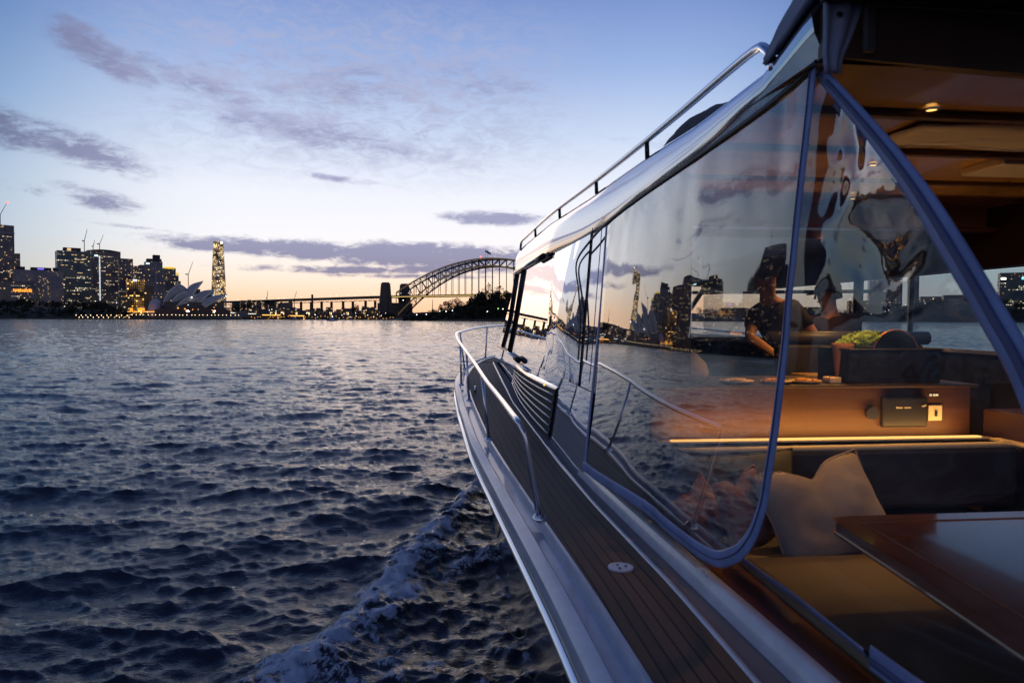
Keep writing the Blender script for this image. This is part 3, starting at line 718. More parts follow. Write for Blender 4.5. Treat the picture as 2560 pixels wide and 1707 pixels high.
# ================================================================== hull lines (x across, y forward, z above water)
HDK = lambda y: EZ-interp(y, [0, 4, 5, 6.5, 7.6, 9, 11, 12.6, 14.3], [1.1, 1.1, 1.08, 1.0, .94, .82, .72, .66, .62])   # deck height
GX = lambda y: interp(y, [-2, 0, 1.8, 2.7, 3.82, 4.94, 5.8, 7.6, 8.6, 9.4, 10.2, 11.07, 11.7, 12.6, 13.4, 13.9, 14.15, 14.3], [.56, .50, .478, .45, .39, .32, .255, .196, .176, .19, .27, .42, .58, .97, 1.45, 1.85, 2.12, 2.45])
WX = lambda y: interp(y, [-2, 4.7, 6.1, 8, 9.57, 11, 12, 12.8], [.74, .70, .68, .72, .87, 1.3, 1.9, 2.45])
CX = 2.45                                    # centre line of the boat
def smoothed(fn, y, w=.35): return sum(fn(y+w*k/2)*c for k, c in ((-2, 1), (-1, 4), (0, 6), (1, 4), (2, 1)))/16
GXs = lambda y: smoothed(GX, y) if y < 13 else smoothed(GX, y, .12)

# ================================================================== water
def ocean(L, n, lmin, lmax, seed, dirn, spread=3.0, expo=-3.6):
    rg = np.random.default_rng(seed)
    k1 = np.fft.fftfreq(n, L/n)*2*np.pi; kx, ky = np.meshgrid(k1, k1, indexing='ij')
    k = np.hypot(kx, ky); k[0, 0] = 1
    w = np.where((k > 2*np.pi/lmax) & (k < 2*np.pi/lmin), 1.0, 0.0)
    cosd = (kx*dirn[0]+ky*dirn[1])/k
    S = k**(expo/1.0)*np.exp(-1.0/(k*lmax/4.5)**2)*w*(0.02+np.abs(cosd)**spread)
    H = np.sqrt(S)*(rg.normal(size=(n, n))+1j*rg.normal(size=(n, n)))
    h = np.fft.ifft2(H).real; sd = h.std()
    dx = np.fft.ifft2(1j*kx/k*H).real/sd; dy = np.fft.ifft2(1j*ky/k*H).real/sd
    return h/sd, dx, dy
def samp(a, L, x, y):
    n = a.shape[0]; fx = (x/L*n) % n; fy = (y/L*n) % n
    i = np.floor(fx).astype(int); j = np.floor(fy).astype(int); a1 = fx-i; b1 = fy-j; i %= n; j %= n; i2 = (i+1) % n; j2 = (j+1) % n
    return a[i, j]*(1-a1)*(1-b1)+a[i2, j]*a1*(1-b1)+a[i, j2]*(1-a1)*b1+a[i2, j2]*a1*b1
NA, NR = 900, 1050
azs = np.radians(np.linspace(-72, 80, NA)); rad = 1.4*np.exp(np.linspace(0, math.log(1500/1.4), NR))
AZ, RD = np.meshgrid(azs, rad, indexing='ij')
wx = RD*np.sin(AZ); wy = RD*np.cos(AZ)
SETS = [(39.0, 512, .55, 2.6, 1, (.18, 1), .021, 1.5, 7), (14.3, 512, .14, .9, 2, (-.2, 1), .0105, 1.3, 4.0), (97.0, 256, 3.5, 18, 4, (.5, .9), .034, .3, 3.), (7.3, 512, .04, .35, 3, (.3, 1), .0066, 1.0, 2.0)]
hz = np.zeros_like(wx); ddx = np.zeros_like(wx); ddy = np.zeros_like(wx)
SETS.append((53.0, 512, 1.1, 4.5, 5, (-.5, .85), .020, 1.2, 7))
for (L, n, l0, l1, sd_, dr, amp, chop, sp) in SETS:
    dn = math.hypot(*dr); a, b_, c_ = ocean(L, n, l0, l1, sd_, (dr[0]/dn, dr[1]/dn), sp)
    cell = RD*.0070
    att = np.clip(1.6-cell/(l1*.7), 0.0, 1)*(np.clip(1.5-RD/28, .15, 1) if sd_ == 5 else 1)
    hz += samp(a, L, wx, wy)*amp*att; ddx += samp(b_, L, wx, wy)*amp*chop*att; ddy += samp(c_, L, wx, wy)*amp*chop*att
# bow wave and wake: crests trailing off the hull
def pdist(px, py):
    pts = list(zip(px, py)); best = np.full(wx.shape, 1e9); tt = np.zeros(wx.shape); side = np.zeros(wx.shape); acc = 0
    for (x0, y0), (x1, y1) in zip(pts[:-1], pts[1:]):
        ex, ey = x1-x0, y1-y0; L2 = ex*ex+ey*ey; q = np.clip(((wx-x0)*ex+(wy-y0)*ey)/L2, 0, 1)
        d = np.hypot(wx-x0-q*ex, wy-y0-q*ey); m = d < best
        best = np.where(m, d, best); tt = np.where(m, acc+q*math.sqrt(L2), tt)
        side = np.where(m, np.sign((wx-x0)*ey-(wy-y0)*ex), side); acc += math.sqrt(L2)
    return best, tt, side, acc
n7, _, _ = ocean(9.0, 256, .12, 2.5, 9, (0, 1), .2, -2.6); n8, _, _ = ocean(5.0, 256, .06, .8, 10, (0, 1), .1, -2.2)
fn = samp(n7, 9.0, wx, wy); fn2 = samp(n8, 5.0, wx, wy)
# crest A: the foaming plume
dA, tA, sA, LA = pdist([1.0, .79, .30, -.077, -.62, -1.13, -2.0, -3.6, -6], [11.3, 10.75, 9.0, 7.73, 5.88, 4.74, 3.5, 1.6, -1])
wA = .09+.036*tA
dA_ = dA+fn*.10*np.clip(tA*.3, .2, 1)
plume = np.exp(-(dA_/wA)**2)*np.clip(tA/1.5, 0.35, 1)
# crest B: the smooth diverging swell
dB, tB, sB, LB = pdist([.9, .64, -1.05, -2.3, -5.5, -12], [11.2, 10.6, 8.9, 8.0, 6.2, 3.0])
near = np.clip(1-(RD-14)/10, 0, 1)
hz += near*(.085*np.exp(-(dB/.42)**2)*np.clip(1.25-tB*.12, 0, 1)*np.clip(tB/.6, .3, 1))
hz -= near*.10*np.exp(-((dB*sB*-1-.75)/.6)**2)*np.clip(1.2-tB*.13, 0, 1)*0.8
hz += plume*(.11+.008*fn2+.014*fn)
hullx = np.interp(wy, [-2, 4.7, 6.1, 8, 9.57, 11, 12, 12.8, 13.5], [.74, .70, .68, .72, .87, 1.3, 1.9, 2.45, 9])
inside = np.where((wy < 11.2), np.clip((wx-(np.interp(wy, [-1, 1.6, 3.5, 4.74, 5.88, 7.73, 9, 10.75], [-6, -3.6, -2, -1.13, -.62, -.077, .3, .79])))/.25, 0, 1), 0)*np.where(wx < 3, 1, 0)
hz += inside*(.010*fn+.0045*fn2)
edge = np.exp(-((wx-hullx)/.16)**2)*np.where((wy < 11.5), 1, 0)
foam = np.clip(plume*1.55-.12, 0, 1.2)*np.clip(.66+.26*fn+.30*fn2, 0, 1.1)
foam = np.maximum(foam, inside*np.clip((fn+.6*fn2-.1)*.36, 0, .6))
foam = np.maximum(foam, edge*np.clip(.30+.4*fn2, 0, .7))
foam = np.maximum(foam, np.exp(-((dB)/.22)**2)*np.clip(1-tB/2.2, 0, 1)*np.clip(.5+.5*fn2, 0, 1))
foam = np.clip(foam, 0, .86)
wz = hz
VX = wx+ddx*np.clip(1-RD/300, 0, 1); VY = wy+ddy*np.clip(1-RD/300, 0, 1)
verts = np.stack([VX, VY, wz], -1).reshape(-1, 3).astype(np.float32)
ii, jj = np.meshgrid(np.arange(NA-1), np.arange(NR-1), indexing='ij'); ii = ii.ravel(); jj = jj.ravel()
quads = np.stack([ii*NR+jj, (ii+1)*NR+jj, (ii+1)*NR+jj+1, ii*NR+jj+1], -1)[:, ::-1].astype(np.int32)
me = bpy.data.meshes.new('water'); me.vertices.add(len(verts)); me.vertices.foreach_set('co', verts.ravel())
me.loops.add(quads.size); me.loops.foreach_set('vertex_index', quads.ravel()); me.polygons.add(len(quads))
me.polygons.foreach_set('loop_start', np.arange(0, quads.size, 4, dtype=np.int32)); me.polygons.foreach_set('loop_total', np.full(len(quads), 4, np.int32))
me.polygons.foreach_set('use_smooth', np.ones(len(quads), bool)); me.update(); me.validate()
at = me.attributes.new('foam', 'FLOAT', 'POINT'); at.data.foreach_set('value', foam.ravel().astype(np.float32))
def water_mat():
    m = bpy.data.materials.new('sea_water'); m.use_nodes = True; t = NT(m.node_tree); b = t.n['Principled BSDF']
    b.inputs['Base Color'].default_value = (.020, .024, .036, 1); b.inputs['IOR'].default_value = 1.33; b.inputs['Roughness'].default_value = .07
    pos = t.new('ShaderNodeNewGeometry').outputs['Position']
    x, y, z = t.xyz(pos); dist = t.m('SQRT', t.m('ADD', t.m('MULTIPLY', x, x), t.m('MULTIPLY', y, y)))
    a = t.noise(t.comb(t.m('MULTIPLY', x, .6), y, z), 13.0, 5, .65); c = t.noise(pos, 1.1, 6, .65); d = t.noise(pos, .16, 5, .6)
    rg = t.noise(t.comb(t.m('MULTIPLY', x, .55), y, z), 4.6, 6, .68, .5)
    a = t.m('ADD', a, t.m('MULTIPLY', t.m('SUBTRACT', 1.0, t.m('ABSOLUTE', t.m('SUBTRACT', t.m('MULTIPLY', rg, 2.0), 1.0))), 1.5))
    h = t.m('ADD', t.m('MULTIPLY', a, t.smooth(dist, 4, 16, .011, .018)), t.m('ADD', t.m('MULTIPLY', c, t.smooth(dist, 12, 110, .02, .36)), t.m('MULTIPLY', d, t.smooth(dist, 80, 500, .0, 1.8))))
    bn = t.new('ShaderNodeBump'); bn.inputs['Strength'].default_value = .6; bn.inputs['Distance'].default_value = 1.0
    t.l.new(h, bn.inputs['Height']); t.l.new(bn.outputs[0], b.inputs['Normal'])
    fa = t.new('ShaderNodeAttribute'); fa.attribute_name = 'foam'
    rx = t.m('ADD', t.m('MULTIPLY', x, .93), t.m('MULTIPLY', y, -.37)); ry = t.m('ADD', t.m('MULTIPLY', x, .37), t.m('MULTIPLY', y, .93))
    fnz = t.noise(t.comb(t.m('MULTIPLY', rx, 1.0), t.m('MULTIPLY', ry, .38), z), 26, 6, .75, .6); fm = t.smooth(t.m('ADD', fa.outputs['Fac'], t.m('MULTIPLY', t.m('SUBTRACT', fnz, .5), 2.3)), .40, .76)
    fb = t.new('ShaderNodeBsdfDiffuse'); fb.inputs[0].default_value = (.60, .66, .76, 1); t.l.new(bn.outputs[0], fb.inputs['Normal'])
    mx = t.new('ShaderNodeMixShader'); t.l.new(t.m('MULTIPLY', fm, .85), mx.inputs[0]); t.l.new(b.outputs[0], mx.inputs[1]); t.l.new(fb.outputs[0], mx.inputs[2])
    t.l.new(mx.outputs[0], t.n['Material Output'].inputs[0]); return m
me.materials.append(water_mat())
wo = bpy.data.objects.new('water', me); col.objects.link(wo); tag(wo, kind='structure')
# the rest of the harbour, beyond and behind the finely waved part
b = MB(); ring = [math.radians(a) for a in range(-180, 181, 4)]
b.grid([[(r_*math.sin(a), r_*math.cos(a), -.35 if r_ < 1400 else -.25) for a in ring] for r_ in (.3, 20, 200, 1450, 14000)])
tag(b.build('harbour_water', MATS.setdefault('sea', me.materials[0])), kind='structure')
# ================================================================== motor yacht
def E(z): return EZ+z
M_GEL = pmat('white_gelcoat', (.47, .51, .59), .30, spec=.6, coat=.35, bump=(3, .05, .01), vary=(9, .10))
M_HULL = pmat('hull_navy', (.045, .05, .065), .18, coat=.6)
M_CHROME = pmat('stainless_steel', (.72, .73, .76), .14, metal=1.0)
M_DARKM = pmat('black_anodised', (.02, .02, .022), .3, metal=.4)
M_NONSKID = pmat('nonskid_grey', (.15, .145, .155), .8, bump=(260, .5, .002), vary=(3, .12))
M_RUB = pmat('black_rubber', (.012, .012, .014), .55)
M_ROOF = pmat('polished_roof_side', (.54, .59, .69), .07, metal=.8, coat=.6)
M_CANVAS = pmat('blue_grey_canvas', (.30, .36, .48), .8, bump=(40, .2, .004), vary=(4, .12))
M_HEM = pmat('blue_vinyl_binding', (.20, .27, .50), .5, bump=(60, .15, .002), vary=(6, .15))
M_LEATHER = pmat('dark_leather', (.035, .032, .035), .45, bump=(90, .3, .002))
M_PIPING = pmat('cream_piping', (.80, .66, .40), .5)
def teak_mat(name, c1, c2, plank, rough, coat=0.0, axis='uv', seam=.09):
    m = bpy.data.materials.new(name); m.use_nodes = True; t = NT(m.node_tree); b = t.n['Principled BSDF']
    if axis == 'uv': u_, v_, w_ = t.xyz(t.new('ShaderNodeTexCoord').outputs['UV'])
    else:
        x, y, z = t.xyz(t.new('ShaderNodeTexCoord').outputs['Object']); u_, v_ = (x, y) if axis == 'x' else (z, x)
    k = t.m('DIVIDE', u_, plank); idx = t.m('FLOOR', k); fr = t.m('FRACT', k)
    g = t.noise(t.comb(t.m('MULTIPLY', u_, 60), t.m('MULTIPLY', v_, 3.0), idx), 1.0, 5, .6)
    wn = t.new('ShaderNodeTexWhiteNoise'); wn.noise_dimensions = '1D'; t.l.new(idx, wn.inputs['W'])
    c = t.mix(t.m('ADD', t.m('MULTIPLY', g, .7), t.m('MULTIPLY', wn.outputs[0], .3)), c1, c2)
    if seam: c = t.mix(t.m('LESS_THAN', fr, seam), c, (.006, .006, .006))
    t.set(b.inputs['Base Color'], c); b.inputs['Roughness'].default_value = rough; b.inputs['Coat Weight'].default_value = coat; b.inputs['Coat Roughness'].default_value = .05
    return m
M_TEAK = teak_mat('teak_deck', (.060, .037, .021), (.200, .128, .072), .052, .65, seam=.15)
M_MAHOG = teak_mat('varnished_mahogany', (.085, .022, .008), (.17, .05, .018), .6, .3, .9, 'x', 0)
M_MAHOGV = teak_mat('varnished_mahogany_panel', (.035, .014, .007), (.125, .05, .02), .5, .55, .0, 'z', 0)
M_CEIL = pmat('varnished_ceiling', (.52, .31, .13), .22, coat=.4, vary=(1.5, .25))
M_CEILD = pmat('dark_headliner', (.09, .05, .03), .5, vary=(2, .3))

def uvgrid(name, rows, uvs, mat, parent, smooth=True, **k):
    o = MB().grid(rows).build(name, mat, parent, smooth=smooth, **k)
    uvl = o.data.uv_layers.new(name='UVMap'); m = len(rows[0])
    for l in o.data.loops:
        i, j = divmod(l.vertex_index, m); uvl.data[l.index].uv = uvs[i][j]
    return o
YB = empty('motor_yacht', (CX, 6.5, 0), 'motor yacht with teak side deck, mirror like cabin side and clear cockpit curtains', 'yacht')
ys = [i*.2 for i in range(-8, 66)]+[13.15, 13.3, 13.45, 13.6, 13.75, 13.87, 13.97, 14.06, 14.14, 14.2, 14.25, 14.28, 14.3]
def mx(p, s): return p if s < 0 else (2*CX-p[0], p[1], p[2])
def sweep(offs, y0=-1.6, y1=14.3, side=-1):
    """rows along the gunwale: offs = list of (inboard offset, z above deck)"""
    rows = []
    for y in ys:
        if y < y0 or y > y1: continue
        g = GXs(y) if y < 14.1 else GX(y)
        d = (GXs(min(y+.06, 14.28))-GXs(y-.06))/.12
        nrm = Vector((1, -d, 0)).normalized()
        rows.append([mx((min(g+nrm.x*o_, CX), y+nrm.y*o_, HDK(y)+z), side) for o_, z in offs])
    return rows
# hull sides
for s in (-1, 1):
    rows = []
    for y in ys:
        yw = y*12.8/14.3 if y > 0 else y
        g = GXs(y) if y < 14.1 else GX(y); w = WX(yw); row = []
        for k in range(15):
            q = k/14; zt = HDK(y)-.05; z = zt+(-.5-zt)*q
            x = g+.015+(w-g)*(q**.75); row.append(mx((x, y+(yw-y)*q, z), s))
        rows.append(row)
    MB().grid(rows if s < 0 else rows[::-1]).build('hull_side', M_HULL, YB, smooth=True)
# cap rail, trough and inner lip
for s in (-1, 1):
    prof = [(.015, -.12), (-.012, -.10), (-.02, -.06), (-.012, -.02), (.01, .0), (.045, .005), (.055, -.004), (.06, -.03), (.128, -.032), (.136, .0), (.142, .012), (.158, .012), (.165, .001)]
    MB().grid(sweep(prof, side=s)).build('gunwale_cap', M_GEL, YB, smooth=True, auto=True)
    MB().grid(sweep([(.003, -.135), (-.022, -.14), (-.026, -.155), (-.02, -.17), (.008, -.172)], side=s)).build('rub_rail', M_CHROME, YB, smooth=True)
# side of the superstructure
def lean(y): return interp(y, [2, 4.5, 6, 10], [.05, .07, .085, .09])
def XS(y, z): return -.06*min(0, z+.3)**2+interp(y, [1.0, 2.3, 3.6, 5, 6.4, 9, 11.8], [1.165, 1.125, 1.085, 1.05, 1.02, .99, .975])+lean(y)*z
YF = lambda z: 11.7-(z+.65)*1.70            # raked front edge
XR = lambda y: interp(y, [1.2, 2.37, 3.0, 3.75, 5.17, 6.77, 9.4], [1.14, 1.131, 1.136, 1.124, 1.108, 1.056, 1.04])
ZR = lambda y: interp(y, [3, 3.75, 5.17, 6.8, 9.4], [.88, .905, .93, .948, .95])
TI = lambda y: interp(y, [-2, 2.7, 3.8, 5.86, 7.6, 9, 10.9, 11.5], [.955, .94, .90, .845, .79, .785, .82, .84])        # inner edge of the side-deck teak
for s in (-1, 1):
    rows = []; uvs = []; rows2 = []; rows3 = []
    for y in ys:
        if y > 11.3: continue
        g = GXs(y)+.166; a = TI(y); z = HDK(y)
        rows.append([mx((g+(a-g)*q/6, y, z), s) for q in range(7)]); uvs.append([((a-g)*(6-q)/6+.004, y) for q in range(7)])
        xb = XS(y, -1.0)+.02 if y > 4 else XS(y, -1.1)+.0
        rows2.append([mx((a+.018+(xb-a-.018)*q/4, y, z+.002+.012*(q/4)), s) for q in range(5)])
        rows3.append([mx(p, s) for p in ((a-.001, y, z-.01), (a, y, z+.008), (a+.016, y, z+.01), (a+.018, y, z-.004))])
    uvgrid('teak_side_deck', rows if s < 0 else rows[::-1], uvs if s < 0 else uvs[::-1], M_TEAK, YB)
    MB().grid(rows2).build('nonskid_strip', M_NONSKID, YB, smooth=True)
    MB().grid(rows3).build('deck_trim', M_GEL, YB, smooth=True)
# foredeck
rows = []; uvs = []
for y in [11.3+.1*k for k in range(28)]+[14.05, 14.1]:
    g = min(GXs(y)+.17, CX-.02); row = []; uv = []
    for q in range(13):
        f = q/12; x = g+(2*CX-2*g)*f; row.append((x, y, HDK(y)+.03*math.sin(math.pi*f)*0)); uv.append((min(x-g, 2*CX-g-x), y))
    rows.append(row); uvs.append(uv)
uvgrid('foredeck', rows, uvs, M_TEAK, YB)
# oval deck filler cap
b = MB(); cx, cy, cz = .79, 2.93, HDK(2.93)
b.lathe([(.058, cz+.001), (.056, cz+.006), (.048, cz+.008), (.040, cz+.006), (.028, cz+.007), (0, cz+.007)], cx, cy, 28)
for a in (0, 2.1, 4.2): b.box(cx+.022*math.cos(a)-.006, cx+.022*math.cos(a)+.006, cy+.022*math.sin(a)-.006, cy+.022*math.sin(a)+.006, cz+.006, cz+.0095, 1)
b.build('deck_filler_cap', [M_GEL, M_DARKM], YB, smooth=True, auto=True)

# ---- bow rail
def cr_pts(pts, n=6):
    P_ = [Vector(p) for p in pts]; P_ = [P_[0]*2-P_[1]]+P_+[P_[-1]*2-P_[-2]]; o = []
    for i in range(1, len(P_)-2):
        for k in range(n):
            s_ = k/n; a, b_, c, d = P_[i-1:i+3]
            o.append(.5*((2*b_)+(-a+c)*s_+(2*a-5*b_+4*c-d)*s_*s_+(-a+3*b_-3*c+d)*s_**3))
    return o+[P_[-2]]
ro = lambda y: interp(y, [3.7, 5.8, 7.7, 8.7, 10.2, 12, 14.2], [.125, .12, .09, .045, .03, .03, .05])
RYS = [3.70, 4.3, 4.8, 5.4, 6.4, 7.6, 8.6, 9.4, 9.9, 10.25, 10.6, 11.3, 12.0, 12.8, 13.4, 13.8, 14.05, 14.2]
RXS = [.407, .396, .379, .35, .317, .278, .234, .206, .206, .255, .344, .558, .79, 1.106, 1.45, 1.78, 2.08, CX]
RZS = [-.551, -.538, -.52, -.489, -.433, -.375, -.314, -.261, -.211, -.195, -.182, -.147, -.128, -.122, -.12, -.118, -.118, -.118]
def rp(y, dz=.56, s=-1, extra=0.0):
    if dz > .1: return mx((interp(y, RYS, RXS), y, E(interp(y, RYS, RZS))), s)
    y = min(y, 14.1); g = GXs(y) if y < 14.0 else GX(y)
    return mx((min(g+ro(y)+.02, CX), y, HDK(y)+dz), s)
yr = [3.95, 4.3, 4.8, 5.3, 5.8, 6.4, 7, 7.7, 8.3, 8.7, 9.1, 9.5, 9.9, 10.3, 10.8, 11.3, 11.8, 12.3, 12.8, 13.2, 13.5, 13.8, 14.0, 14.12, 14.25]
railL = [(.530, 3.665, E(-1.102)), (.520, 3.655, E(-1.04)), (.480, 3.65, E(-.82)), (.445, 3.65, E(-.64)), (.425, 3.665, E(-.585)), (.410, 3.70, E(-.555))]+[rp(y) for y in [3.9]+RYS[1:]]
railL = [tuple(p) for p in cr_pts(railL, 4)]
railR = [mx(p, 1) for p in railL][:-1][::-1]
MB().tube([railL[0]]+railL[1:]+railR, .0165, 12).build('bow_rail', M_CHROME, YB, smooth=True)
for y in (5.8, 7.7, 8.7, 10.3, 12.0, 13.5):
    for s in (-1, 1):
        a = rp(y, 0, s); c = rp(y, .55, s)
        o = MB().tube([a, c], .0125, 10).build('stanchion', M_CHROME if y < 7 else M_CHROME, YB, smooth=True)
        MB().lathe([(.036, a[2]+.0), (.036, a[2]+.012), (.018, a[2]+.028)], a[0], a[1], 14).build('base_plate', M_CHROME, o, smooth=True)
for s in (-1, 1):
    a = mx(railL[0], s); MB().lathe([(.04, a[2]+.012), (.04, a[2]+.022), (.02, a[2]+.045)], a[0], a[1], 16).build('rail_foot', M_CHROME, YB, smooth=True)
    p = (GXs(8.3)+.22, 8.3, HDK(8.3)); p = mx(p, s)           # mooring cleat
    MB().tube([(p[0], p[1]-.10, p[2]+.05), (p[0], p[1], p[2]+.055), (p[0], p[1]+.10, p[2]+.05)], .013, 8).tube([(p[0], p[1]-.035, p[2]), (p[0], p[1]-.035, p[2]+.05)], .012, 8).tube([(p[0], p[1]+.035, p[2]), (p[0], p[1]+.035, p[2]+.05)], .012, 8).build('mooring_cleat', M_CHROME, YB, smooth=True)

# ---- polished cabin sides (dark mirror gloss), windows, roof
def gloss_mat(name, c, rough, metal, warp):
    m = bpy.data.materials.new(name); m.use_nodes = True; t = NT(m.node_tree); b = t.n['Principled BSDF']
    b.inputs['Base Color'].default_value = (*c, 1); b.inputs['Roughness'].default_value = rough; b.inputs['Metallic'].default_value = metal
    o = t.new('ShaderNodeTexCoord').outputs['Object']; n = t.noise(o, warp[0], 2, .4)
    bn = t.new('ShaderNodeBump'); bn.inputs['Strength'].default_value = 1; bn.inputs['Distance'].default_value = warp[1]
    t.l.new(n, bn.inputs['Height']); t.l.new(bn.outputs[0], b.inputs['Normal']); return m
M_MIRR = gloss_mat('polished_cabin_paint', (.62, .68, .80), .02, .88, (.9, .006))
M_GLASSM = gloss_mat('tinted_window_glass', (.70, .74, .80), .008, .92, (.5, .001))
M_WRAP = gloss_mat('warped_clear_panel', (.60, .66, .78), .02, .90, (1.15, .024))
def side_rows(y0, y1, z0f, z1f, ny, nz, off=0.0, s=-1, rake=True):
    rows = []
    for i in range(ny+1):
        row = []
        for k in range(nz+1):
            q = i/ny; zk = k/nz
            yy = y0+(y1-y0)*q; z = z0f(yy)+(z1f(yy)-z0f(yy))*zk
            if rake:
                ymax = YF(z); yy = y0+(min(y1, ymax)-y0)*q; z = z0f(yy)+(z1f(yy)-z0f(yy))*zk
            row.append(mx((XS(yy, z)+off, yy, E(z)), s))
        rows.append(row)
    return rows
zdk = lambda y: HDK(y)-EZ
for s in (-1, 1):
    # lower panel, from the deck to the window sill
    MB().grid(side_rows(4.55, 11.9, lambda y: zdk(y)-.02, lambda y: -.46+.012*(y-8), 40, 8, 0.0, s)).build('cabin_side', M_MIRR, YB, smooth=True)
    if s < 0:
        MB().grid(side_rows(6.55, 11.9, lambda y: -.46+.012*(y-8), lambda y: .64, 26, 14, .001, s)).build('side_window', M_GLASSM, YB, smooth=True)
        # bulging, rippled panel between window and curtain
        rows = side_rows(5.02, 6.55, lambda y: -.46+.012*(y-8), lambda y: .64, 20, 24, .001, s)
        rows = [[(p[0]-.035*math.sin(math.pi*i/20)*math.sin(math.pi*k/24), p[1], p[2]) for k, p in enumerate(r_)] for i, r_ in enumerate(rows)]
        MB().grid(rows).build('wrap_panel', M_WRAP, YB, smooth=True)
        MB().grid(side_rows(4.50, 5.02, lambda y: -.46+.012*(y-8), lambda y: .66, 4, 14, .012, s, False)).build('cabin_pillar', M_MIRR, YB, smooth=True)
# eyebrow and roof side, roof top, ceiling
def roofsec(y, s):
    q = max(0, (y-8.6)/1.0); dr = .10*q*q
    zb_ = interp(y, [1.9, 2.29, 2.89, 3.75, 4.44, 5.2], [.80, .761, .727, .69, .652, .64])
    x0 = XS(y, zb_); xr = XR(y)
    zr_ = ZR(y); h_ = zr_-zb_
    pr = [(x0+.006, zb_-.002), (x0-.006, zb_-.001), (x0-.010, zb_+.01), (x0*.6+xr*.4-.016, zb_+.36*h_), (x0*.22+xr*.78-.012, zb_+.74*h_), (xr+.004, zr_-.008), (xr+.05, zr_+.025), (xr+.16, zr_+.05), (xr+.5, zr_+.07), (CX, zr_+.10)]
    up_ = max(0, 2.35-y)*.28
    return [mx((x, y, E(z-dr*(j/8)+up_*min(1, j/4))), s) for j, (x, z) in enumerate(pr)]
yy = [2.03, 2.08, 2.15, 2.25, 2.35]+[2.45+.2*k for k in range(35)]+[9.5, 9.6]
for s in (-1, 1):
    MB().grid([roofsec(y, s) for y in yy]).build('roof', M_ROOF, YB, smooth=True)
rows = [[(1.13+(2*CX-2.26)*q/6, y, E(z)) for q in range(7)] for y, z in ((2.02, .79), (3.0, .79), (5.0, .77), (5.01, .63), (7.5, .60), (9.0, .52), (9.55, .60))]
MB().grid(rows[:3]).build('ceiling', M_CEIL, YB)
MB().grid(rows[2:]).build('wheelhouse_ceiling', pmat('wheelhouse_liner', (.42, .24, .12), .25, coat=.3), YB)
# roof underside aft of the header, and the header itself
MB().box(1.13, 2*CX-1.13, -1.5, 1.98, E(.955), E(.985)).build('cockpit_hardtop', M_CEILD, YB)
MB().add([(1.16, 1.985, E(.955)), (3.74, 1.985, E(.955)), (3.74, 2.0, E(.70)), (1.16, 2.0, E(.804)), (1.16, 2.03, E(.955)), (3.74, 2.03, E(.955)), (3.74, 2.04, E(.70)), (1.16, 2.04, E(.804))],
         [(0, 1, 2, 3), (7, 6, 5, 4), (3, 2, 6, 7), (0, 3, 7, 4), (1, 5, 6, 2)]).build('header_beam', M_CEILD, YB)
MB().box(1.18, 3.72, 4.26, 4.36, E(.605), E(.63)).build('ceiling_trim', pmat('orange_teak_trim', (.30, .10, .03), .3, coat=.5), YB, bevel=.006)
MB().box(1.18, 3.72, 4.36, 4.42, E(.61), E(.775)).build('ceiling_step', M_CEIL, YB)
for yb in (2.44, 2.98, 3.6): MB().box(1.19, 3.74, yb-.02, yb+.02, E(.762), E(.788)).build('ceiling_beam', M_CEILD, YB, bevel=.005)
MB().box(2.66, 3.74, 3.02, 3.30, E(.745), E(.788)).build('ceiling_locker', pmat('pale_locker', (.62, .58, .56), .4), YB, bevel=.01)  # added pale block, its colour stands in for sky reflected in the varnish
MB().grid([[(x, y, E(.772+.006*math.sin(x*9+y*20))) for y in (2.52, 2.6, 2.7, 2.8, 2.86)] for x in [1.87+.1*k for k in range(19)]]).build('ceiling_blind', pmat('pale_blind', (.66, .62, .62), .45, bump=(6, .5, .02)), YB, smooth=True, solid=.008)  # added rippled strip, window reflection on the ceiling put into its pale colour
# front: windscreen panes with pillars, then starboard windows
def schlick(t, nrm=None):
    """reflectance of a thin clear sheet (both faces)"""
    g = t.new('ShaderNodeNewGeometry'); vm = t.new('ShaderNodeVectorMath'); vm.operation = 'DOT_PRODUCT'
    t.l.new(g.outputs['Incoming'], vm.inputs[0]); t.l.new(nrm or g.outputs['Normal'], vm.inputs[1])
    c = t.m('ABSOLUTE', vm.outputs['Value']); f = t.m('ADD', .045, t.m('MULTIPLY', t.m('POWER', t.m('SUBTRACT', 1.0, c, clamp=True), 5.0), .955))
    return t.m('DIVIDE', t.m('MULTIPLY', f, 2.0), t.m('ADD', f, 1.0), clamp=True)
M_PANE = bpy.data.materials.new('window_pane'); M_PANE.use_nodes = True; t = NT(M_PANE.node_tree)
tr = t.new('ShaderNodeBsdfTransparent'); tr.inputs[0].default_value = (.88, .92, .93, 1); gl = t.new('ShaderNodeBsdfGlossy'); gl.inputs['Roughness'].default_value = .01
fr = schlick(t); mxs = t.new('ShaderNodeMixShader')
t.l.new(fr, mxs.inputs[0]); t.l.new(tr.outputs[0], mxs.inputs[1]); t.l.new(gl.outputs[0], mxs.inputs[2]); t.l.new(mxs.outputs[0], t.n['Material Output'].inputs[0])
def wsx(q): return 1.05+(2*CX-2.1)*q
for k in range(3):
    q0, q1 = k/3+.012, (k+1)/3-.012
    bulge = lambda q: .35*math.sin(math.pi*q)
    MB().grid([[(wsx(q), 10.9+bulge(q), E(-.16)), (wsx(q), 9.62+bulge(q)*.5, E(.52))] for q in (q0, (q0+q1)/2, q1)]).build('windscreen_pane', M_PANE, YB)
for q in (.004, 1/3, 2/3, .996):
    bz = .35*math.sin(math.pi*q); MB().tube([(wsx(q), 11.05+bz, E(-.24)), (wsx(q), 9.55+bz*.5, E(.56))], .035, 6).build('windscreen_pillar', M_DARKM, YB)
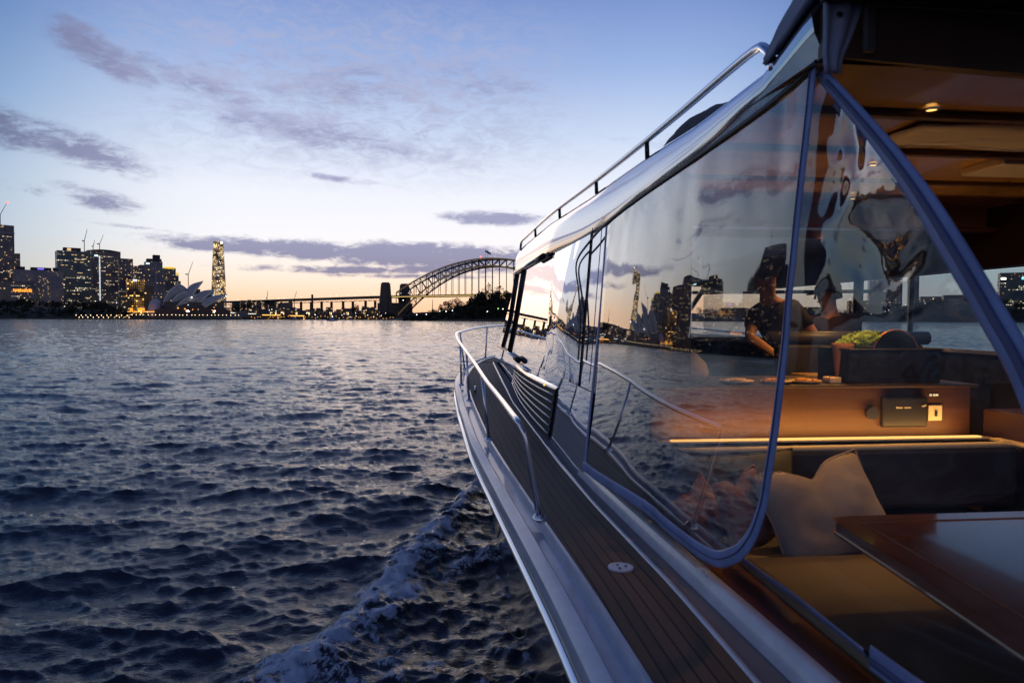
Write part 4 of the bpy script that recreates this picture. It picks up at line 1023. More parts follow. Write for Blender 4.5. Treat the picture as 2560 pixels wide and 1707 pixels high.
MB().grid([[(wsx(i/12), 11.75+.35*math.sin(math.pi*i/12), E(-.68)), (wsx(i/12), 11.0+.35*math.sin(math.pi*i/12), E(-.20))] for i in range(13)]).build('cabin_front', M_GEL, YB, solid=.03)
MB().grid([[(wsx(i/12), 9.66+.17*math.sin(math.pi*i/12), E(.50)), (wsx(i/12), 9.45+.17*math.sin(math.pi*i/12), E(.72))] for i in range(13)]).build('windscreen_header', M_CEILD, YB, solid=.04)
XSB = 2*CX-1.0
for (y0, y1) in ((1.3, 4.05), (4.15, 5.33), (5.39, 6.05), (6.14, 9.9)):
    MB().box(XSB-.006, XSB+.006, y0, y1, E(-.22), E(.36)).build('starboard_pane', M_PANE, YB)
for y, r_ in ((4.10, .035), (5.36, .020), (6.10, .045)):
    MB().tube([(XSB, y-.0, E(-.26)), (XSB-.02, y-.06, E(.40))], r_, 8).build('window_pillar', M_DARKM, YB)
MB().box(XSB-.10, XSB+.04, 2.6, 10.8, E(-1.35), E(-.235)).build('starboard_side_wall', M_LEATHER, YB)
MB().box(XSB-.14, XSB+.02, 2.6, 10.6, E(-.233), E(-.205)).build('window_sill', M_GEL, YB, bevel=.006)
MB().box(XSB-.12, XSB+.04, 2.02, 9.7, E(.37), E(.80)).build('window_header', M_CEILD, YB)
# window frames on the polished side
def bar(name, pts, r, mat, s=-1, **k): return MB().tube([mx(p, s) for p in pts], r, 8).build(name, mat, YB, smooth=True, **k)
def XW(y, z, o=-.012): return (XS(y, z)+o, y, E(z))
bar('window_frame', [XW(YF(-.42)-.75, -.42), XW(9.86, .02), XW(9.52, .63)], .022, M_DARKM)
bar('window_frame', [XW(9.55, -.45), XW(9.1, .05), XW(8.75, .63)], .024, M_DARKM)
top = MB().tube([XW(9.75, .655, -.03), XW(8.5, .66, -.03), XW(7.1, .665, -.03)], .016, 8).build('awning_tube', M_CHROME, YB, smooth=True)
MB().tube([XW(7.4, .645, -.035), XW(6.95, .65, -.035)], .030, 10).build('end_cap', M_RUB, top, smooth=True)
bar('window_gasket', [XW(9.8, .63, -.01), XW(8.4, .64, -.01), XW(6.9, .645, -.01), XW(6.6, .64, -.01)], .014, M_DARKM)
bot = MB().tube([XW(11.0, -.43, -.03), XW(9.5, -.46, -.03), XW(8.35, -.485, -.03)], .016, 8).build('sill_tube', M_CHROME, YB, smooth=True)
MB().tube([XW(8.5, -.48, -.04), XW(8.15, -.495, -.04)], .034, 10).build('end_cap', M_RUB, bot, smooth=True)
bar('sill_strip', [XW(8.6, -.53, -.012), XW(7.4, -.56, -.012)], .010, M_CHROME)
# louvred vent, bulging from the lower side
xv = lambda y: interp(y, [5.6, 6.0, 6.6, 7.4, 8.6], [.905, .872, .855, .850, .862])
VY_ = [5.75+.12*k for k in range(25)]
bv = lambda y: .035*math.sin(math.pi*min(1, max(0, (y-5.75)/2.88)))
rows = [[(XS(y, E_)-.014-bv(y), y, E(E_)) for E_ in (-.60, -.75, zdk(y)+.012)] for y in VY_]
vent = MB().grid(rows).build('vent', pmat('vent_black', (.006, .006, .007), .7), YB, smooth=True)
rows = [[(XS(y, -.57)-.0, y, E(-.575)), (XS(y, -.6)-.018-bv(y), y, E(-.60)), (XS(y, -.6)-.014-bv(y), y, E(-.607))] for y in VY_]
MB().grid(rows).build('vent_hood', M_MIRR, YB, smooth=True)
for k in range(6):
    z = lambda y: (-.645+(zdk(y)+.05+.645)*k/5.2)
    MB().tube([(XS(y, z(y))-.024-bv(y), y, E(z(y))) for y in [5.78+.14*j for j in range(21)]], .0085, 6).build('louvre', pmat('louvre_white', (.70, .68, .68), .25), vent, smooth=True)
# coaming under the curtains
zc = lambda y: -1.0+.0*y
rows = []
for k in range(40):
    y = -1.5+k*.158; xb = XS(y, -1.1)
    rows.append([(xb, y, HDK(y)+.004), (xb+.004, y, HDK(y)+.03), (xb+.022, y, HDK(y)+.085), (xb+.05, y, HDK(y)+.10), (xb+.062, y, HDK(y)+.085), (xb+.065, y, HDK(y)+.05)])
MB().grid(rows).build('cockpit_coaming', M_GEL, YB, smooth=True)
MB().box(XS(1, -1)+.04, 1.17, -1.5, 4.5, E(-1.30), E(-1.052)).build('coaming_inner', M_MAHOG, YB)
MB().box(1.10, 1.24, -1.5, 3.36, E(-1.05), E(-1.02)).build('coaming_ledge', M_MAHOG, YB, bevel=.01)
# ---- clear curtains
def vinyl_mat(name, w1, w2, tint, k_=1.35, zr=(-.4, .5), lowk=0.0):
    m = bpy.data.materials.new(name); m.use_nodes = True; t = NT(m.node_tree); t.n.remove(t.n['Principled BSDF'])
    o = t.new('ShaderNodeTexCoord').outputs['Object']; a = t.noise(o, w1[0], 2, .4, .3); c = t.noise(o, w2[0], 2, .5)
    bn = t.new('ShaderNodeBump'); bn.inputs['Strength'].default_value = 1; bn.inputs['Distance'].default_value = 1
    zz_ = t.xyz(o)[2]; ms = t.smooth(zz_, EZ+zr[0], EZ+zr[1], .03, 1.0)
    t.l.new(t.m('MULTIPLY', ms, t.m('ADD', t.m('MULTIPLY', a, w1[1]), t.m('MULTIPLY', c, w2[1]))), bn.inputs['Height'])
    f2 = schlick(t, bn.outputs[0])
    tr = t.new('ShaderNodeBsdfTransparent'); tr.inputs[0].default_value = (*tint, 1)
    gl = t.new('ShaderNodeBsdfGlossy'); gl.inputs['Roughness'].default_value = .015; t.l.new(bn.outputs[0], gl.inputs['Normal'])
    x_ = t.new('ShaderNodeMixShader'); t.l.new(t.m('MULTIPLY', t.m('MULTIPLY', f2, k_), t.m('ADD', 1-lowk, t.m('MULTIPLY', ms, lowk)), clamp=True), x_.inputs[0]); t.l.new(tr.outputs[0], x_.inputs[1]); t.l.new(gl.outputs[0], x_.inputs[2])
    df = t.new('ShaderNodeBsdfDiffuse'); df.inputs[0].default_value = (.7, .72, .75, 1)     # scuffed, slightly milky sheet
    sc_ = t.smooth(t.noise(o, 5.0, 6, .7), .42, .75, .012, .085)
    y_ = t.new('ShaderNodeMixShader'); t.l.new(t.m('MULTIPLY', sc_, t.m('ADD', .35, ms)), y_.inputs[0]); t.l.new(x_.outputs[0], y_.inputs[1]); t.l.new(df.outputs[0], y_.inputs[2])
    t.l.new(y_.outputs[0], t.n['Material Output'].inputs[0]); return m
M_VINYL = vinyl_mat('clear_vinyl', (1.3, .050), (4, .0012), (.95, .95, .95), 1.75, (-.05, .75)); M_VINYL2 = vinyl_mat('rippled_clear_vinyl', (2.8, .075), (6, .004), (.94, .94, .95), 2.0, (-.35, .30), .85)
# forward curtain: side plane from y 4.5 back to the hemmed free edge
def xc(y, z): return XS(y, z)-.012-.020*math.sin(math.pi*min(1, max(0, (y-2.0)/2.5)))*math.sin(math.pi*min(1, max(0, (z+1)/1.75)))
def on_sheet(u, v):
    """where the sight line meets the bowed curtain surface"""
    r_ = ray(u, v); lo_, hi_ = 1.2, 5.5
    for _ in range(50):
        m_ = (lo_+hi_)/2; p = r_*(m_/r_.dot(fwd))
        if p.x < xc(p.y, p.z): lo_ = m_
        else: hi_ = m_
    return p
HB = [on_sheet(*q) for q in ((1610, 1264), (1655, 1303), (1700, 1340), (1742, 1371), (1775, 1390), (1800, 1397), (1828, 1390), (1850, 1377))]
HE = [on_sheet(*q) for q in ((1872, 1350), (1889, 1317), (1908, 1255), (1921, 1175), (1936, 1080), (1948, 980), (1962, 860), (1972, 740), (1983, 640), (1992, 544), (2008, 400), (2020, 290), (2032, 170))]
_ez = sorted([(p.z, p.y) for p in HB[4:]+HE])
def edge_y(z): return interp(z, [q[0] for q in _ez], [q[1] for q in _ez])
def ztop(y): return interp(y, [1.95, 2.29, 2.89, 3.75, 4.44, 4.55], [.80, .761, .727, .69, .644, .63])
rows = []
for k in range(31):
    zq = k/30; row = []
    for j in range(37):
        q = j/36; z = -1.0+(.78+1.0)*zq; ye = edge_y(z); y = ye+(4.52-ye)*q; z = -1.0+(ztop(y)+1.0)*zq; row.append((xc(y, z), y, E(z)))
    rows.append(row)
c1 = MB().grid(rows).build('clear_curtain', M_VINYL, YB, smooth=True)
hem = [(xc(4.5, .63), 4.5, E(.63)), (xc(4.5, .0), 4.5, E(0)), (xc(4.5, -.9), 4.5, E(-.9)), (xc(4.42, -.985), 4.42, E(-.985))]+[(p.x, p.y, E(p.z)) for p in HB+HE]
def ribbon(pts, w, th, nx=Vector((1, 0, 0))):
    """flat binding: w wide in the curtain plane, th thick across it"""
    b = MB(); P_ = [Vector(p) for p in pts]; rows = []
    for i, p in enumerate(P_):
        d = (P_[min(i+1, len(P_)-1)]-P_[max(i-1, 0)]).normalized(); e = d.cross(nx).normalized(); ww = w[i] if isinstance(w, list) else w
        rows.append([p+e*(ww*.5*math.cos(a))+nx*(th*.5*math.sin(a)) for a in [2*math.pi*k/10 for k in range(10)]])
    return b.grid(rows, closed=True)
hp_ = cr_pts(hem)
ribbon(hp_, [.044 if p[2] > E(0) else .048+.018*min(1, -(p[2]-E(0))) for p in hp_], .010).build('curtain_hem', M_HEM, c1, smooth=True)
ribbon(cr_pts([(xc(4.86, z)-.01, 4.86, E(z)) for z in (-.45, 0, .5, .66)]), .012, .006).build('curtain_zip', M_RUB, c1, smooth=True)
ribbon(cr_pts([(XS(5.0, -.3)-.02, 5.0, E(-.3)), (XS(5.02, -.05)-.02, 5.02, E(-.05)), (XS(5.16, .2)-.02, 5.16, E(.2)), (XS(5.3, .445)-.025, 5.32, E(.445)), (XS(4.9, .56)-.03, 4.88, E(.565)), (XS(4.44, .64)-.018, 4.44, E(.645)), (XS(3.75, .69)-.018, 3.75, E(.69)), (XS(2.89, .727)-.018, 2.89, E(.727)), (XS(2.29, .76)-.018, 2.29, E(.761)), (XS(2.03, .8)-.018, 2.04, E(.80))]), .022, .012).build('roof_track', M_RUB, YB, smooth=True)
# aft curtain with its own free edge swinging towards the stern
FE = [(1.185, 2.09, .80), (1.2, 1.821, .529), (1.2, 1.651, .351), (1.2, 1.521, .193), (1.2, 1.395, .029), (1.2, 1.290, -.119), (1.205, 1.19, -.36), (1.21, 1.15, -.60), (1.21, 1.25, -.84), (1.20, 1.50, -.93), (1.20, 1.777, -.947)]
fe = cr_pts([(a, b_, E(c)) for a, b_, c in FE], 5)
BK = []                                     # matching points on the fixed forward edge
for i in range(len(fe)):
    q = i/(len(fe)-1); z = .78-1.76*min(1, q*1.12); BK.append(Vector((XS(edge_y(max(z, -1.0)), z)+.014+.05*max(0, (q-.5))*2, max(edge_y(max(z, -1.0))-.0, 0)+.05+.55*max(0, q-.75)*2, E(z))))
rows = []
for i, (p, q_) in enumerate(zip(fe, BK)):
    rows.append([q_.lerp(p, j/16)+Vector((.04*math.sin(math.pi*j/16)*math.sin(math.pi*i/len(fe)), 0, 0)) for j in range(17)])
c2 = MB().grid(rows).build('clear_curtain', M_VINYL2, YB, smooth=True)
ribbon(fe, [.046+.03*min(1, i/14) for i in range(len(fe))], .012).build('curtain_hem', M_HEM, c2, smooth=True)
M_FOLD = pmat('dark_blue_fold', (.07, .09, .20), .6)
ribbon([p+Vector((-.009, -.008, -.004)) for p in fe[1:]], [(.046+.03*min(1, i/14))*.30 for i in range(len(fe)-1)], .006).build('hem_fold', M_FOLD, c2, smooth=True)
ribbon([p+Vector((-.007, .004, 0)) for p in hp_[24:]], .006, .004).build('hem_stitching', M_FOLD, c1, smooth=True)
ribbon([p+Vector((.010, .034, -.024)) for p in fe[2:32]], .014, .008).build('curtain_hem', M_HEM, c2, smooth=True)
ribbon(cr_pts([(1.2, 2.68, E(-.962)), (1.2, 2.4, E(-.955)), (1.2, 2.16, E(-.944)), (1.2, 1.777, E(-.947))]), .075, .012, Vector((.75, 0, .66))).build('curtain_hem', M_HEM, c2, smooth=True)
# gathered canvas at the corner
ctz = lambda y: interp(y, [1.9, 2.0, 2.19, 2.26, 2.31], [1.12, 1.07, .985, .94, .91])
ctl = lambda y: interp(y, [1.9, 2.0, 2.25, 2.31], [1.02, .985, .90, .885])
b = MB()
b.grid([[(XR(y)-.012+.006*math.sin(9*k+y*17), y, E(ctl(y)+(ctz(y)-ctl(y))*k/6)) for k in range(7)] for y in [2.30-.05*k for k in range(8)]])
b.build('canvas_cover', M_CANVAS, YB, smooth=True, solid=.02)
MB().grid([[(XR(y)-.012+.11*q, y, E(ctz(y)+.012*math.sin(q*3.1))) for q in (0, .3, .7, 1, 2)] for y in [2.30-.05*k for k in range(8)]]).build('canvas_top', M_CANVAS, YB, smooth=True, solid=.015)
rows = []
for k in range(17):
    z = 1.12-.37*k/16; w = interp(z, [.74, .79, .86, .95, 1.12], [.045, .055, .085, .115, .125]); row = []
    for j in range(13):
        q = j/12; row.append((1.150-max(0, z-.85)*.12+w*q*1.1+.006*math.sin(z*21), 1.985-.010*math.cos(q*11)*(1.15-z)*3, E(z)))
    rows.append(row)
fl = MB().grid(rows).build('gathered_flap', M_CANVAS, YB, smooth=True, solid=.012)
MB().ell((1.188, 1.972, E(.92)), .010, .006, .008, 12, 8).build('eyelet', M_RUB, fl, smooth=True)
MB().box(1.265, 1.30, 1.96, 1.982, E(.81), E(1.15)).build('corner_post', pmat('grey_post', (.08, .085, .085), .6), YB, bevel=.006)
# folded dark pocket above the curtain
# ---- roof handrail
def rr_(y): return XR(y)+.012
ky = [2.62, 2.75, 3.2, 3.8, 4.6, 5.5, 6.5, 7.5, 8.5, 9.0]
hr = [(rr_(2.30)-.005, 2.285, E(.865)), (rr_(2.30)-.008, 2.295, E(.91)), (rr_(2.33)-.01, 2.335, E(.955)), (rr_(2.42)-.008, 2.42, E(.985))]+[(rr_(y), y, E(max(1.0, ZR(y)+.09))) for y in ky[1:]]+[(rr_(9.15), 9.15, E(1.0)), (rr_(9.2), 9.19, E(.93))]
hd = MB().tube(cr_pts(hr, 3), .0165, 12).build('roof_handrail', M_CHROME, YB, smooth=True)
for y in (3.75, 4.95, 6.3, 7.8):
    MB().tube([(rr_(y)+.005, y, E(ZR(y)-.01)), (rr_(y), y, E(max(1.0, ZR(y)+.09)))], .0135, 10).build('rail_foot', M_DARKM, hd, smooth=True)
# covered bundle on the roof
def bundle():
    rows = []
    for i in range(17):
        q = i/16; y = 3.30+1.30*q; ht = interp(q, [0, .08, .25, .55, .8, .93, 1], [.16, .22, .27, .33, .27, .14, .0]); row = []
        for j in range(15):
            a = math.pi*j/14; x = 1.80-.42*math.copysign(abs(math.cos(a))**.6, math.cos(a)); row.append((x, y, E(.93+ht*abs(math.sin(a))**.55+.008*math.sin(9*a+y*12))))
        rows.append(row)
    b = MB().grid(rows); n0 = len(b.v); b.f.append(tuple(range(15))); b.mi.append(0)
    return b
tag(bundle().build('covered_bundle', pmat('charcoal_cover', (.05, .055, .065), .85, bump=(18, .5, .01)), smooth=True, auto=True), 'dark canvas covered bundle lying on the cabin roof behind the handrail', 'covered bundle')

# ---- interior
SOLE = -1.42
MB().box(1.17, 2*CX-1.0, -1.5, 11, E(SOLE-.04), E(SOLE)).build('cabin_sole', M_TEAK if False else M_MAHOG, YB)
# bulkhead stub and forward side lining behind the curtain
MB().box(1.137, 1.335, 3.56, 3.60, E(-.355), E(.79)).build('bulkhead', M_LEATHER, YB)
MB().grid([[(XS(y, z)+.035, y, E(z)) for z in (-.36, 0, .4, .78)] for y in [3.46+.2*k for k in range(32)]]).build('side_lining', M_CEILD, YB, solid=.006)
MB().grid([[(XS(y, z)+.035, y, E(z)) for z in (-1.3, -1, -.7, -.365)] for y in [3.46+.2*k for k in range(32)]]).build('lower_lining', M_MAHOGV, YB, solid=.006)
# settee
st = MB().box(1.13, 3.02, 3.44, 3.56, E(-1.0), E(-.655)).build('settee', M_LEATHER, YB, bevel=.03)
MB().box(1.13, 3.04, 3.30, 3.43, E(-.98), E(-.665)).build('backrest', M_LEATHER, st, bevel=.025)
MB().tube(cr_pts([(1.14, 3.325, E(-.662)), (2.0, 3.325, E(-.660)), (2.97, 3.325, E(-.656)), (3.04, 3.345, E(-.672))]), .017, 8).build('piping', M_PIPING, st, smooth=True)
MB().box(1.14, 3.02, 3.45, 3.53, E(-.652), E(-.640)).build('top_ledge', M_PIPING, st, bevel=.004)
MB().box(2.99, 3.06, 3.14, 3.449, E(-.655), E(-.64)).build('arm_trim', M_PIPING, st, bevel=.004)
MB().box(1.13, 3.05, 2.72, 3.298, E(-1.12), E(-1.0)).build('seat_cushion', pmat('tan_leather', (.12, .085, .042), .55, bump=(80, .3, .002)), st, bevel=.03)
MB().box(1.24, 1.85, .6, 2.715, E(-1.12), E(-.985)).build('seat_cushion', pmat('tan_leather', (0, 0, 0)), st, bevel=.03)
MB().box(1.19, 1.83, .6, 3.3, E(SOLE), E(-1.125)).build('settee_base', M_MAHOGV, st)
MB().box(3.08, 3.5, 2.9, 3.6, E(SOLE), E(-.50)).build('side_cabinet', M_MAHOGV, YB, bevel=.01)
# galley counter with its instruments
ct = MB().box(1.135, 3.0, 3.60, 4.20, E(SOLE), E(-.375)).build('galley_counter', M_MAHOGV, YB)
MB().box(1.14, 3.03, 3.57, 4.22, E(-.374), E(-.358))  .build('counter_top', pmat('dark_counter', (.05, .03, .02), .55), ct, bevel=.005)
def xpx(u, y): return at_y(u, 980, y).x
yf = 3.60
def zpx(v, y): return at_y(2270, v, y).z
b = MB().box(xpx(2200, yf), xpx(2312, yf), yf-.03, yf-.002, E(zpx(1066, yf)), E(zpx(990, yf))); b.build('radio', pmat('radio_black', (.015, .015, .017), .4), ct, bevel=.012)
M_LET = pmat('pale_lettering', (.5, .46, .38), .5)
b = MB(); x0 = xpx(2232, yf); rr = random.Random(2)
for k in range(11):
    if k == 5: continue
    w = .0055; b.box(x0+k*.0082, x0+k*.0082+w, yf-.0325, yf-.0305, E(zpx(1019, yf)), E(zpx(1019, yf))+(.012 if k in (0,) else .009))
b.build('lettering', M_LET, ct)
MB().tube([(xpx(2300, yf)-.01, yf-.034, E(zpx(1014, yf))), (xpx(2300, yf)+.012, yf-.034, E(zpx(1011, yf)))], .005, 6).build('release_lever', M_LET, ct)
MB().box(xpx(2319, yf), xpx(2353, yf), yf-.012, yf-.002, E(zpx(1051, yf)), E(zpx(1013, yf))).build('switch_plate', pmat('switch_white', (.62, .55, .40), .5), ct, bevel=.003)
MB().box(xpx(2334, yf), xpx(2339, yf), yf-.02, yf-.012, E(zpx(1040, yf)), E(zpx(1026, yf))).build('toggle', M_RUB, ct)
for u in (2323, 2332, 2339): MB().box(xpx(u, yf), xpx(u+5, yf), yf-.006, yf-.002, E(zpx(990, yf)), E(zpx(985, yf))).build('indicator', pmat('indicator_lit', (.5, .45, .3), .5, emit=((1, .85, .5), .6)), ct)
k_ = MB(); xx, zz = xpx(2176, yf), E(zpx(1030, yf)); k_.tube([(xx, yf-.03, zz), (xx, yf-.002, zz)], .036, 20); k_.build('round_socket', pmat('socket_dark', (.05, .05, .055), .35, metal=.5), ct)
# helm: dash, bolster, wheel
MB().box(1.2, 3.8, 7.7, 10.6, E(SOLE), E(-.20)).build('dashboard', M_LEATHER, YB, bevel=.03)
MB().tube([(2.3, 4.62, E(-.125)), (3.50, 4.62, E(-.125))], .048, 14).build('helm_bolster', M_LEATHER, YB, smooth=True)
MB().box(2.35, 3.45, 4.58, 4.66, E(-.9), E(-.17)).build('helm_seat_back', M_LEATHER, YB, bevel=.02)
MB().box(3.1, 3.75, 5.9, 6.9, E(SOLE), E(-.42)).build('helm_console', M_MAHOGV, YB, bevel=.02)
whl = MB(); cxw, cyw, czw = 3.35, 6.1, E(-.12)
whl.tube([(cxw+.2*math.cos(a), cyw, czw+.2*math.sin(a)) for a in [2*math.pi*k/24 for k in range(25)]], .014, 8); whl.tube([(cxw-.2, cyw, czw), (cxw+.2, cyw, czw)], .01, 6); whl.tube([(cxw, cyw+.25, czw), (cxw, cyw, czw)], .02, 6)
whl.build('steering_wheel', M_DARKM, YB, smooth=True)
bar('brace', [(2.95, 9.2, E(-.20)), (3.05, 8.6, E(.45))], .04, M_LEATHER)
MB().box(2.4, 2.75, 4.24, 4.5, E(-.9), E(-.36)).build('galley_end_panel', pmat('amber_panel', (.32, .19, .05), .5), YB, bevel=.01)
# ceiling lamps: the lit downlights of the saloon
E_LAMP = emis('ceiling_lamp_lit', (1, .55, .12), 2.5)
def downlight(x, y, z, power, spot=110, tilt=None, r=.019, nm='ceiling_lamp'):
    rim = MB().lathe([(r*1.5, E(z)-.001), (r*1.5, E(z)-.008), (r*1.1, E(z)-.010), (r*1.1, E(z)-.002)], x, y, 18).build(nm, M_CHROME, YB, smooth=True)
    MB().lathe([(r, E(z)-.006), (0, E(z)-.006)], x, y, 16).build('lens', E_LAMP, rim)
    l = bpy.data.lights.new('lamp_light', 'SPOT'); l.energy = power; l.color = (1, .50, .13); l.spot_size = R(spot); l.spot_blend = .6; l.shadow_soft_size = .03
    lo = bpy.data.objects.new('lamp_light', l); col.objects.link(lo); lo.location = (x, y, E(z)-.03); attach(lo, YB)
    if tilt:
        dv = Vector(tilt)-Vector((x, y, z)); lo.rotation_euler = dv.to_track_quat('-Z', 'Y').to_euler()
downlight(1.80, 2.38, .785, 9, 84)
downlight(2.15, 3.25, .785, 30, 88)
downlight(2.9, 3.2, .785, 22, 100)
downlight(2.55, 4.05, .765, 44, 110)
downlight(2.9, 5.0, .62, 14, 125)
# lit strip along the ledge behind the settee backrest, washing the ceiling and the counter front
MB().box(1.2, 2.96, 3.462, 3.494, E(-.640), E(-.633)).build('led_strip', emis('led_strip_lit', (1, .50, .13), 1.6), YB)
l = bpy.data.lights.new('lamp_light', 'AREA'); l.shape = 'RECTANGLE'; l.size = 1.7; l.size_y = .02; l.energy = 6.5; l.color = (1, .50, .12)
lo = bpy.data.objects.new('lamp_light', l); col.objects.link(lo); lo.location = (2.08, 3.478, E(-.630)); attach(lo, YB); lo.rotation_euler = (R(180-24), 0, 0)
# warm courtesy light low on the cabin side, shining on the teak
p = Vector(XW(6.2, -.60, -.03)); o = MB().ell((p.x, p.y, p.z), .012, .02, .012, 10, 6).build('courtesy_lamp', emis('courtesy_lit', (1, .5, .12), 1.5), YB, smooth=True)
l = bpy.data.lights.new('lamp_light', 'SPOT'); l.energy = .35; l.color = (1, .45, .1); l.spot_size = R(40); l.spot_blend = .9; l.shadow_soft_size = .01
lo = bpy.data.objects.new('lamp_light', l); col.objects.link(lo); lo.location = (p.x-.03, p.y, p.z); attach(lo, YB); lo.rotation_euler = (Vector((GXs(6.1)+.28, 6.1, HDK(6.1)))-p).to_track_quat('-Z', 'Y').to_euler()

# ---- loose things
# table
tb = empty('saloon_table', (2.0, 1.9, E(SOLE)), 'glossy dark mahogany table in the cockpit in front of the settee', 'table')
b = MB(); zt = E(-.70)
out = [(1.372, 2.24), (1.395, 2.275), (1.45, 2.285), (2.75, 2.285), (2.75, .8), (1.235, .8), (1.272, 1.355), (1.334, 1.874)]
b.add([(x, y, zt) for x, y in out]+[(x, y, zt-.045) for x, y in out], [tuple(range(8)), tuple(range(15, 7, -1))]+[(i, (i+1) % 8, (i+1) % 8+8, i+8) for i in range(8)])
b.build('table_top', teak_mat('table_mahogany', (.12, .035, .013), (.20, .065, .025), .8, .16, .6, 'x', 0), tb, bevel=.008)
ins = [(1.45, 2.21), (2.68, 2.21), (2.68, .9), (1.31, .9)]
b = MB()
for i in range(4):
    a, c = Vector(ins[i]), Vector(ins[(i+1) % 4]); b.tube([(a.x, a.y, zt+.0005), (c.x, c.y, zt+.0005)], .0035, 4)
b.build('inlay_line', pmat('inlay', (.20, .09, .04), .3), tb)
MB().lathe([(.05, zt-.05), (.045, zt-.3), (.05, E(SOLE)+.06), (.2, E(SOLE)+.02), (.2, E(SOLE))], 2.1, 1.75, 18).build('pedestal', M_CHROME, tb, smooth=True)
# pillows
def pillow(name, c, w, h, th, rot, mat, label, pinch=.0, seed=0):
    rr = random.Random(seed); b = MB(); n = 18
    for sgn in (-1, 1):
        rows = []
        for i in range(n+1):
            row = []
            for j in range(n+1):
                a, d = i/n*2-1, j/n*2-1
                k = max(0, (1-abs(a)**2.6))*max(0, (1-abs(d)**2.6)); crn = 1+.03*(abs(a)*abs(d))**3-.07*(1-abs(a*d))*max(abs(a), abs(d))**4
                zz = sgn*(th*.5)*k**.55+.020*noise.noise(Vector((a*2.2+seed, d*2.2, sgn)))*k+.012*math.sin(9*a+4*d+3*noise.noise(Vector((a*2, d*2, seed))))*k*abs(d)
                x_, y_ = a*w*.5*crn, d*h*.5*crn
                if pinch and d > 0: y_ -= pinch*h*math.exp(-(a/.28)**2)*d**2
                row.append((x_, zz, y_))
            rows.append(row if sgn > 0 else row[::-1])
        b.grid(rows)
    o = b.build(name, mat, smooth=True); o.location = c; o.rotation_euler = rot
    ed = []
    for k in range(4*n):
        q = k/n; sd_ = int(q) % 4; f = (q-int(q))*2-1; a, d = ((f, -1), (1, f), (-f, 1), (-1, -f))[sd_]
        crn = 1+.03*(abs(a)*abs(d))**3-.07*(1-abs(a*d))*max(abs(a), abs(d))**4; x_, y_ = a*w*.5*crn, d*h*.5*crn
        if pinch and d > 0: y_ -= pinch*h*math.exp(-(a/.28)**2)*d**2
        ed.append((x_, 0, y_))
    wlt = MB().tube(ed+[ed[0]], .0045, 6, cap=False).build('piping', mat, smooth=True); wlt.parent = o
    md = o.modifiers.new('weld', 'WELD'); md.merge_threshold = .001
    return tag(o, label, 'pillow')
M_P1 = pmat('linen_pillow', (.34, .29, .25), .9, bump=(120, .4, .002), vary=(6, .15)); M_P2 = pmat('terracotta_pillow', (.30, .16, .12), .9, bump=(100, .4, .002)); M_P3 = pmat('olive_pillow', (.14, .13, .06), .9, bump=(100, .4, .002))
pillow('pillow', (1.70, 2.86, E(-.855)), .58, .46, .20, (R(-30), R(-9), R(10)), M_P1, 'large pale linen pillow with a pinched top on the settee seat', .15, 1)
pillow('pillow', (1.37, 2.95, E(-.87)), .30, .34, .12, (R(-15), R(-10), R(30)), M_P2, 'pinkish brown pillow seen through the clear curtain', .12, 2)
pillow('pillow', (1.50, 3.22, E(-.78)), .50, .24, .12, (R(-12), R(-4), R(0)), M_P3, 'olive green pillow leaning on the settee backrest', .0, 3)
pillow('pillow', (1.235, 3.19, E(-.82)), .34, .34, .12, (R(-18), R(14), R(12)), pmat('slate_blue_pillow', (.10, .13, .20), .9, bump=(90, .4, .002), vary=(5, .5)), 'slate blue cushion wedged at the port end of the settee backrest', .05, 4)
pillow('pillow', (1.20, 3.02, E(-.90)), .28, .28, .11, (R(-25), R(-20), R(40)), pmat('dusty_rose_pillow', (.30, .17, .16), .9, bump=(90, .4, .002), vary=(14, .45)), 'small dusty rose cushion low against the clear curtain', .05, 5)
# things on the counter
zt = E(-.357)
sh = MB().lathe([(.075, zt), (.115, zt+.02), (.125, zt+.06), (.11, zt+.11), (.06, zt+.16), (.02, zt+.19), (0, zt+.195)], 1.40, 3.80, 24).build('cream_bowl', pmat('cream_ceramic', (.75, .60, .42), .5), smooth=True); tag(sh, 'cream dome shaped bowl cover at the port end of the galley counter', 'bowl cover')
def plate(x, y, r, label, food):
    t_ = empty('snack_plate', (x, y, zt), label, 'plate'); MB().lathe([(0, zt+.004), (r*.7, zt+.005), (r, zt+.018), (r, zt+.014), (r*.7, zt+.001)], x, y, 20).build('dish', pmat('dish_cream', (.72, .55, .34), .35), t_, smooth=True)
    rr = random.Random(int(x*100)); b = MB()
    for _ in range(9):
        a = rr.uniform(0, 6.3); d = rr.uniform(0, r*.6); b.ell((x+d*math.cos(a), y+d*math.sin(a), zt+.018), r*.22, r*.18, .010, 8, 5)
    b.build('food', food, t_, smooth=True)
F1 = pmat('food_orange', (.75, .30, .05), .6); F2 = pmat('food_cream', (.72, .55, .28), .6)
plate(1.66, 3.72, .10, 'flat plate of pale snacks on the counter, leftmost', F2); plate(1.88, 3.68, .085, 'plate of orange snacks left of the curtain seam', F1); plate(2.06, 3.70, .09, 'plate of orange snacks right of the curtain seam', F1)
tag(MB().box(2.19, 2.26, 3.66, 3.74, zt, zt+.035).build('butter_block', pmat('cream_block', (.85, .66, .42), .6), bevel=.006), 'small cream block at the right end of the snacks', 'food block')
cr_ = empty('plant_crate', (2.37, 3.8, zt), 'black open crate standing on the galley counter', 'crate')
b = MB(); x0, x1, y0, y1, z1 = 2.30, 2.86, 3.66, 3.98, zt+.19
for (a, c, d, e) in ((x0, x1, y0, y0+.012), (x0, x1, y1-.012, y1), (x0, x0+.012, y0+.013, y1-.013), (x1-.012, x1, y0+.013, y1-.013)): b.box(a, c, d, e, zt, z1)
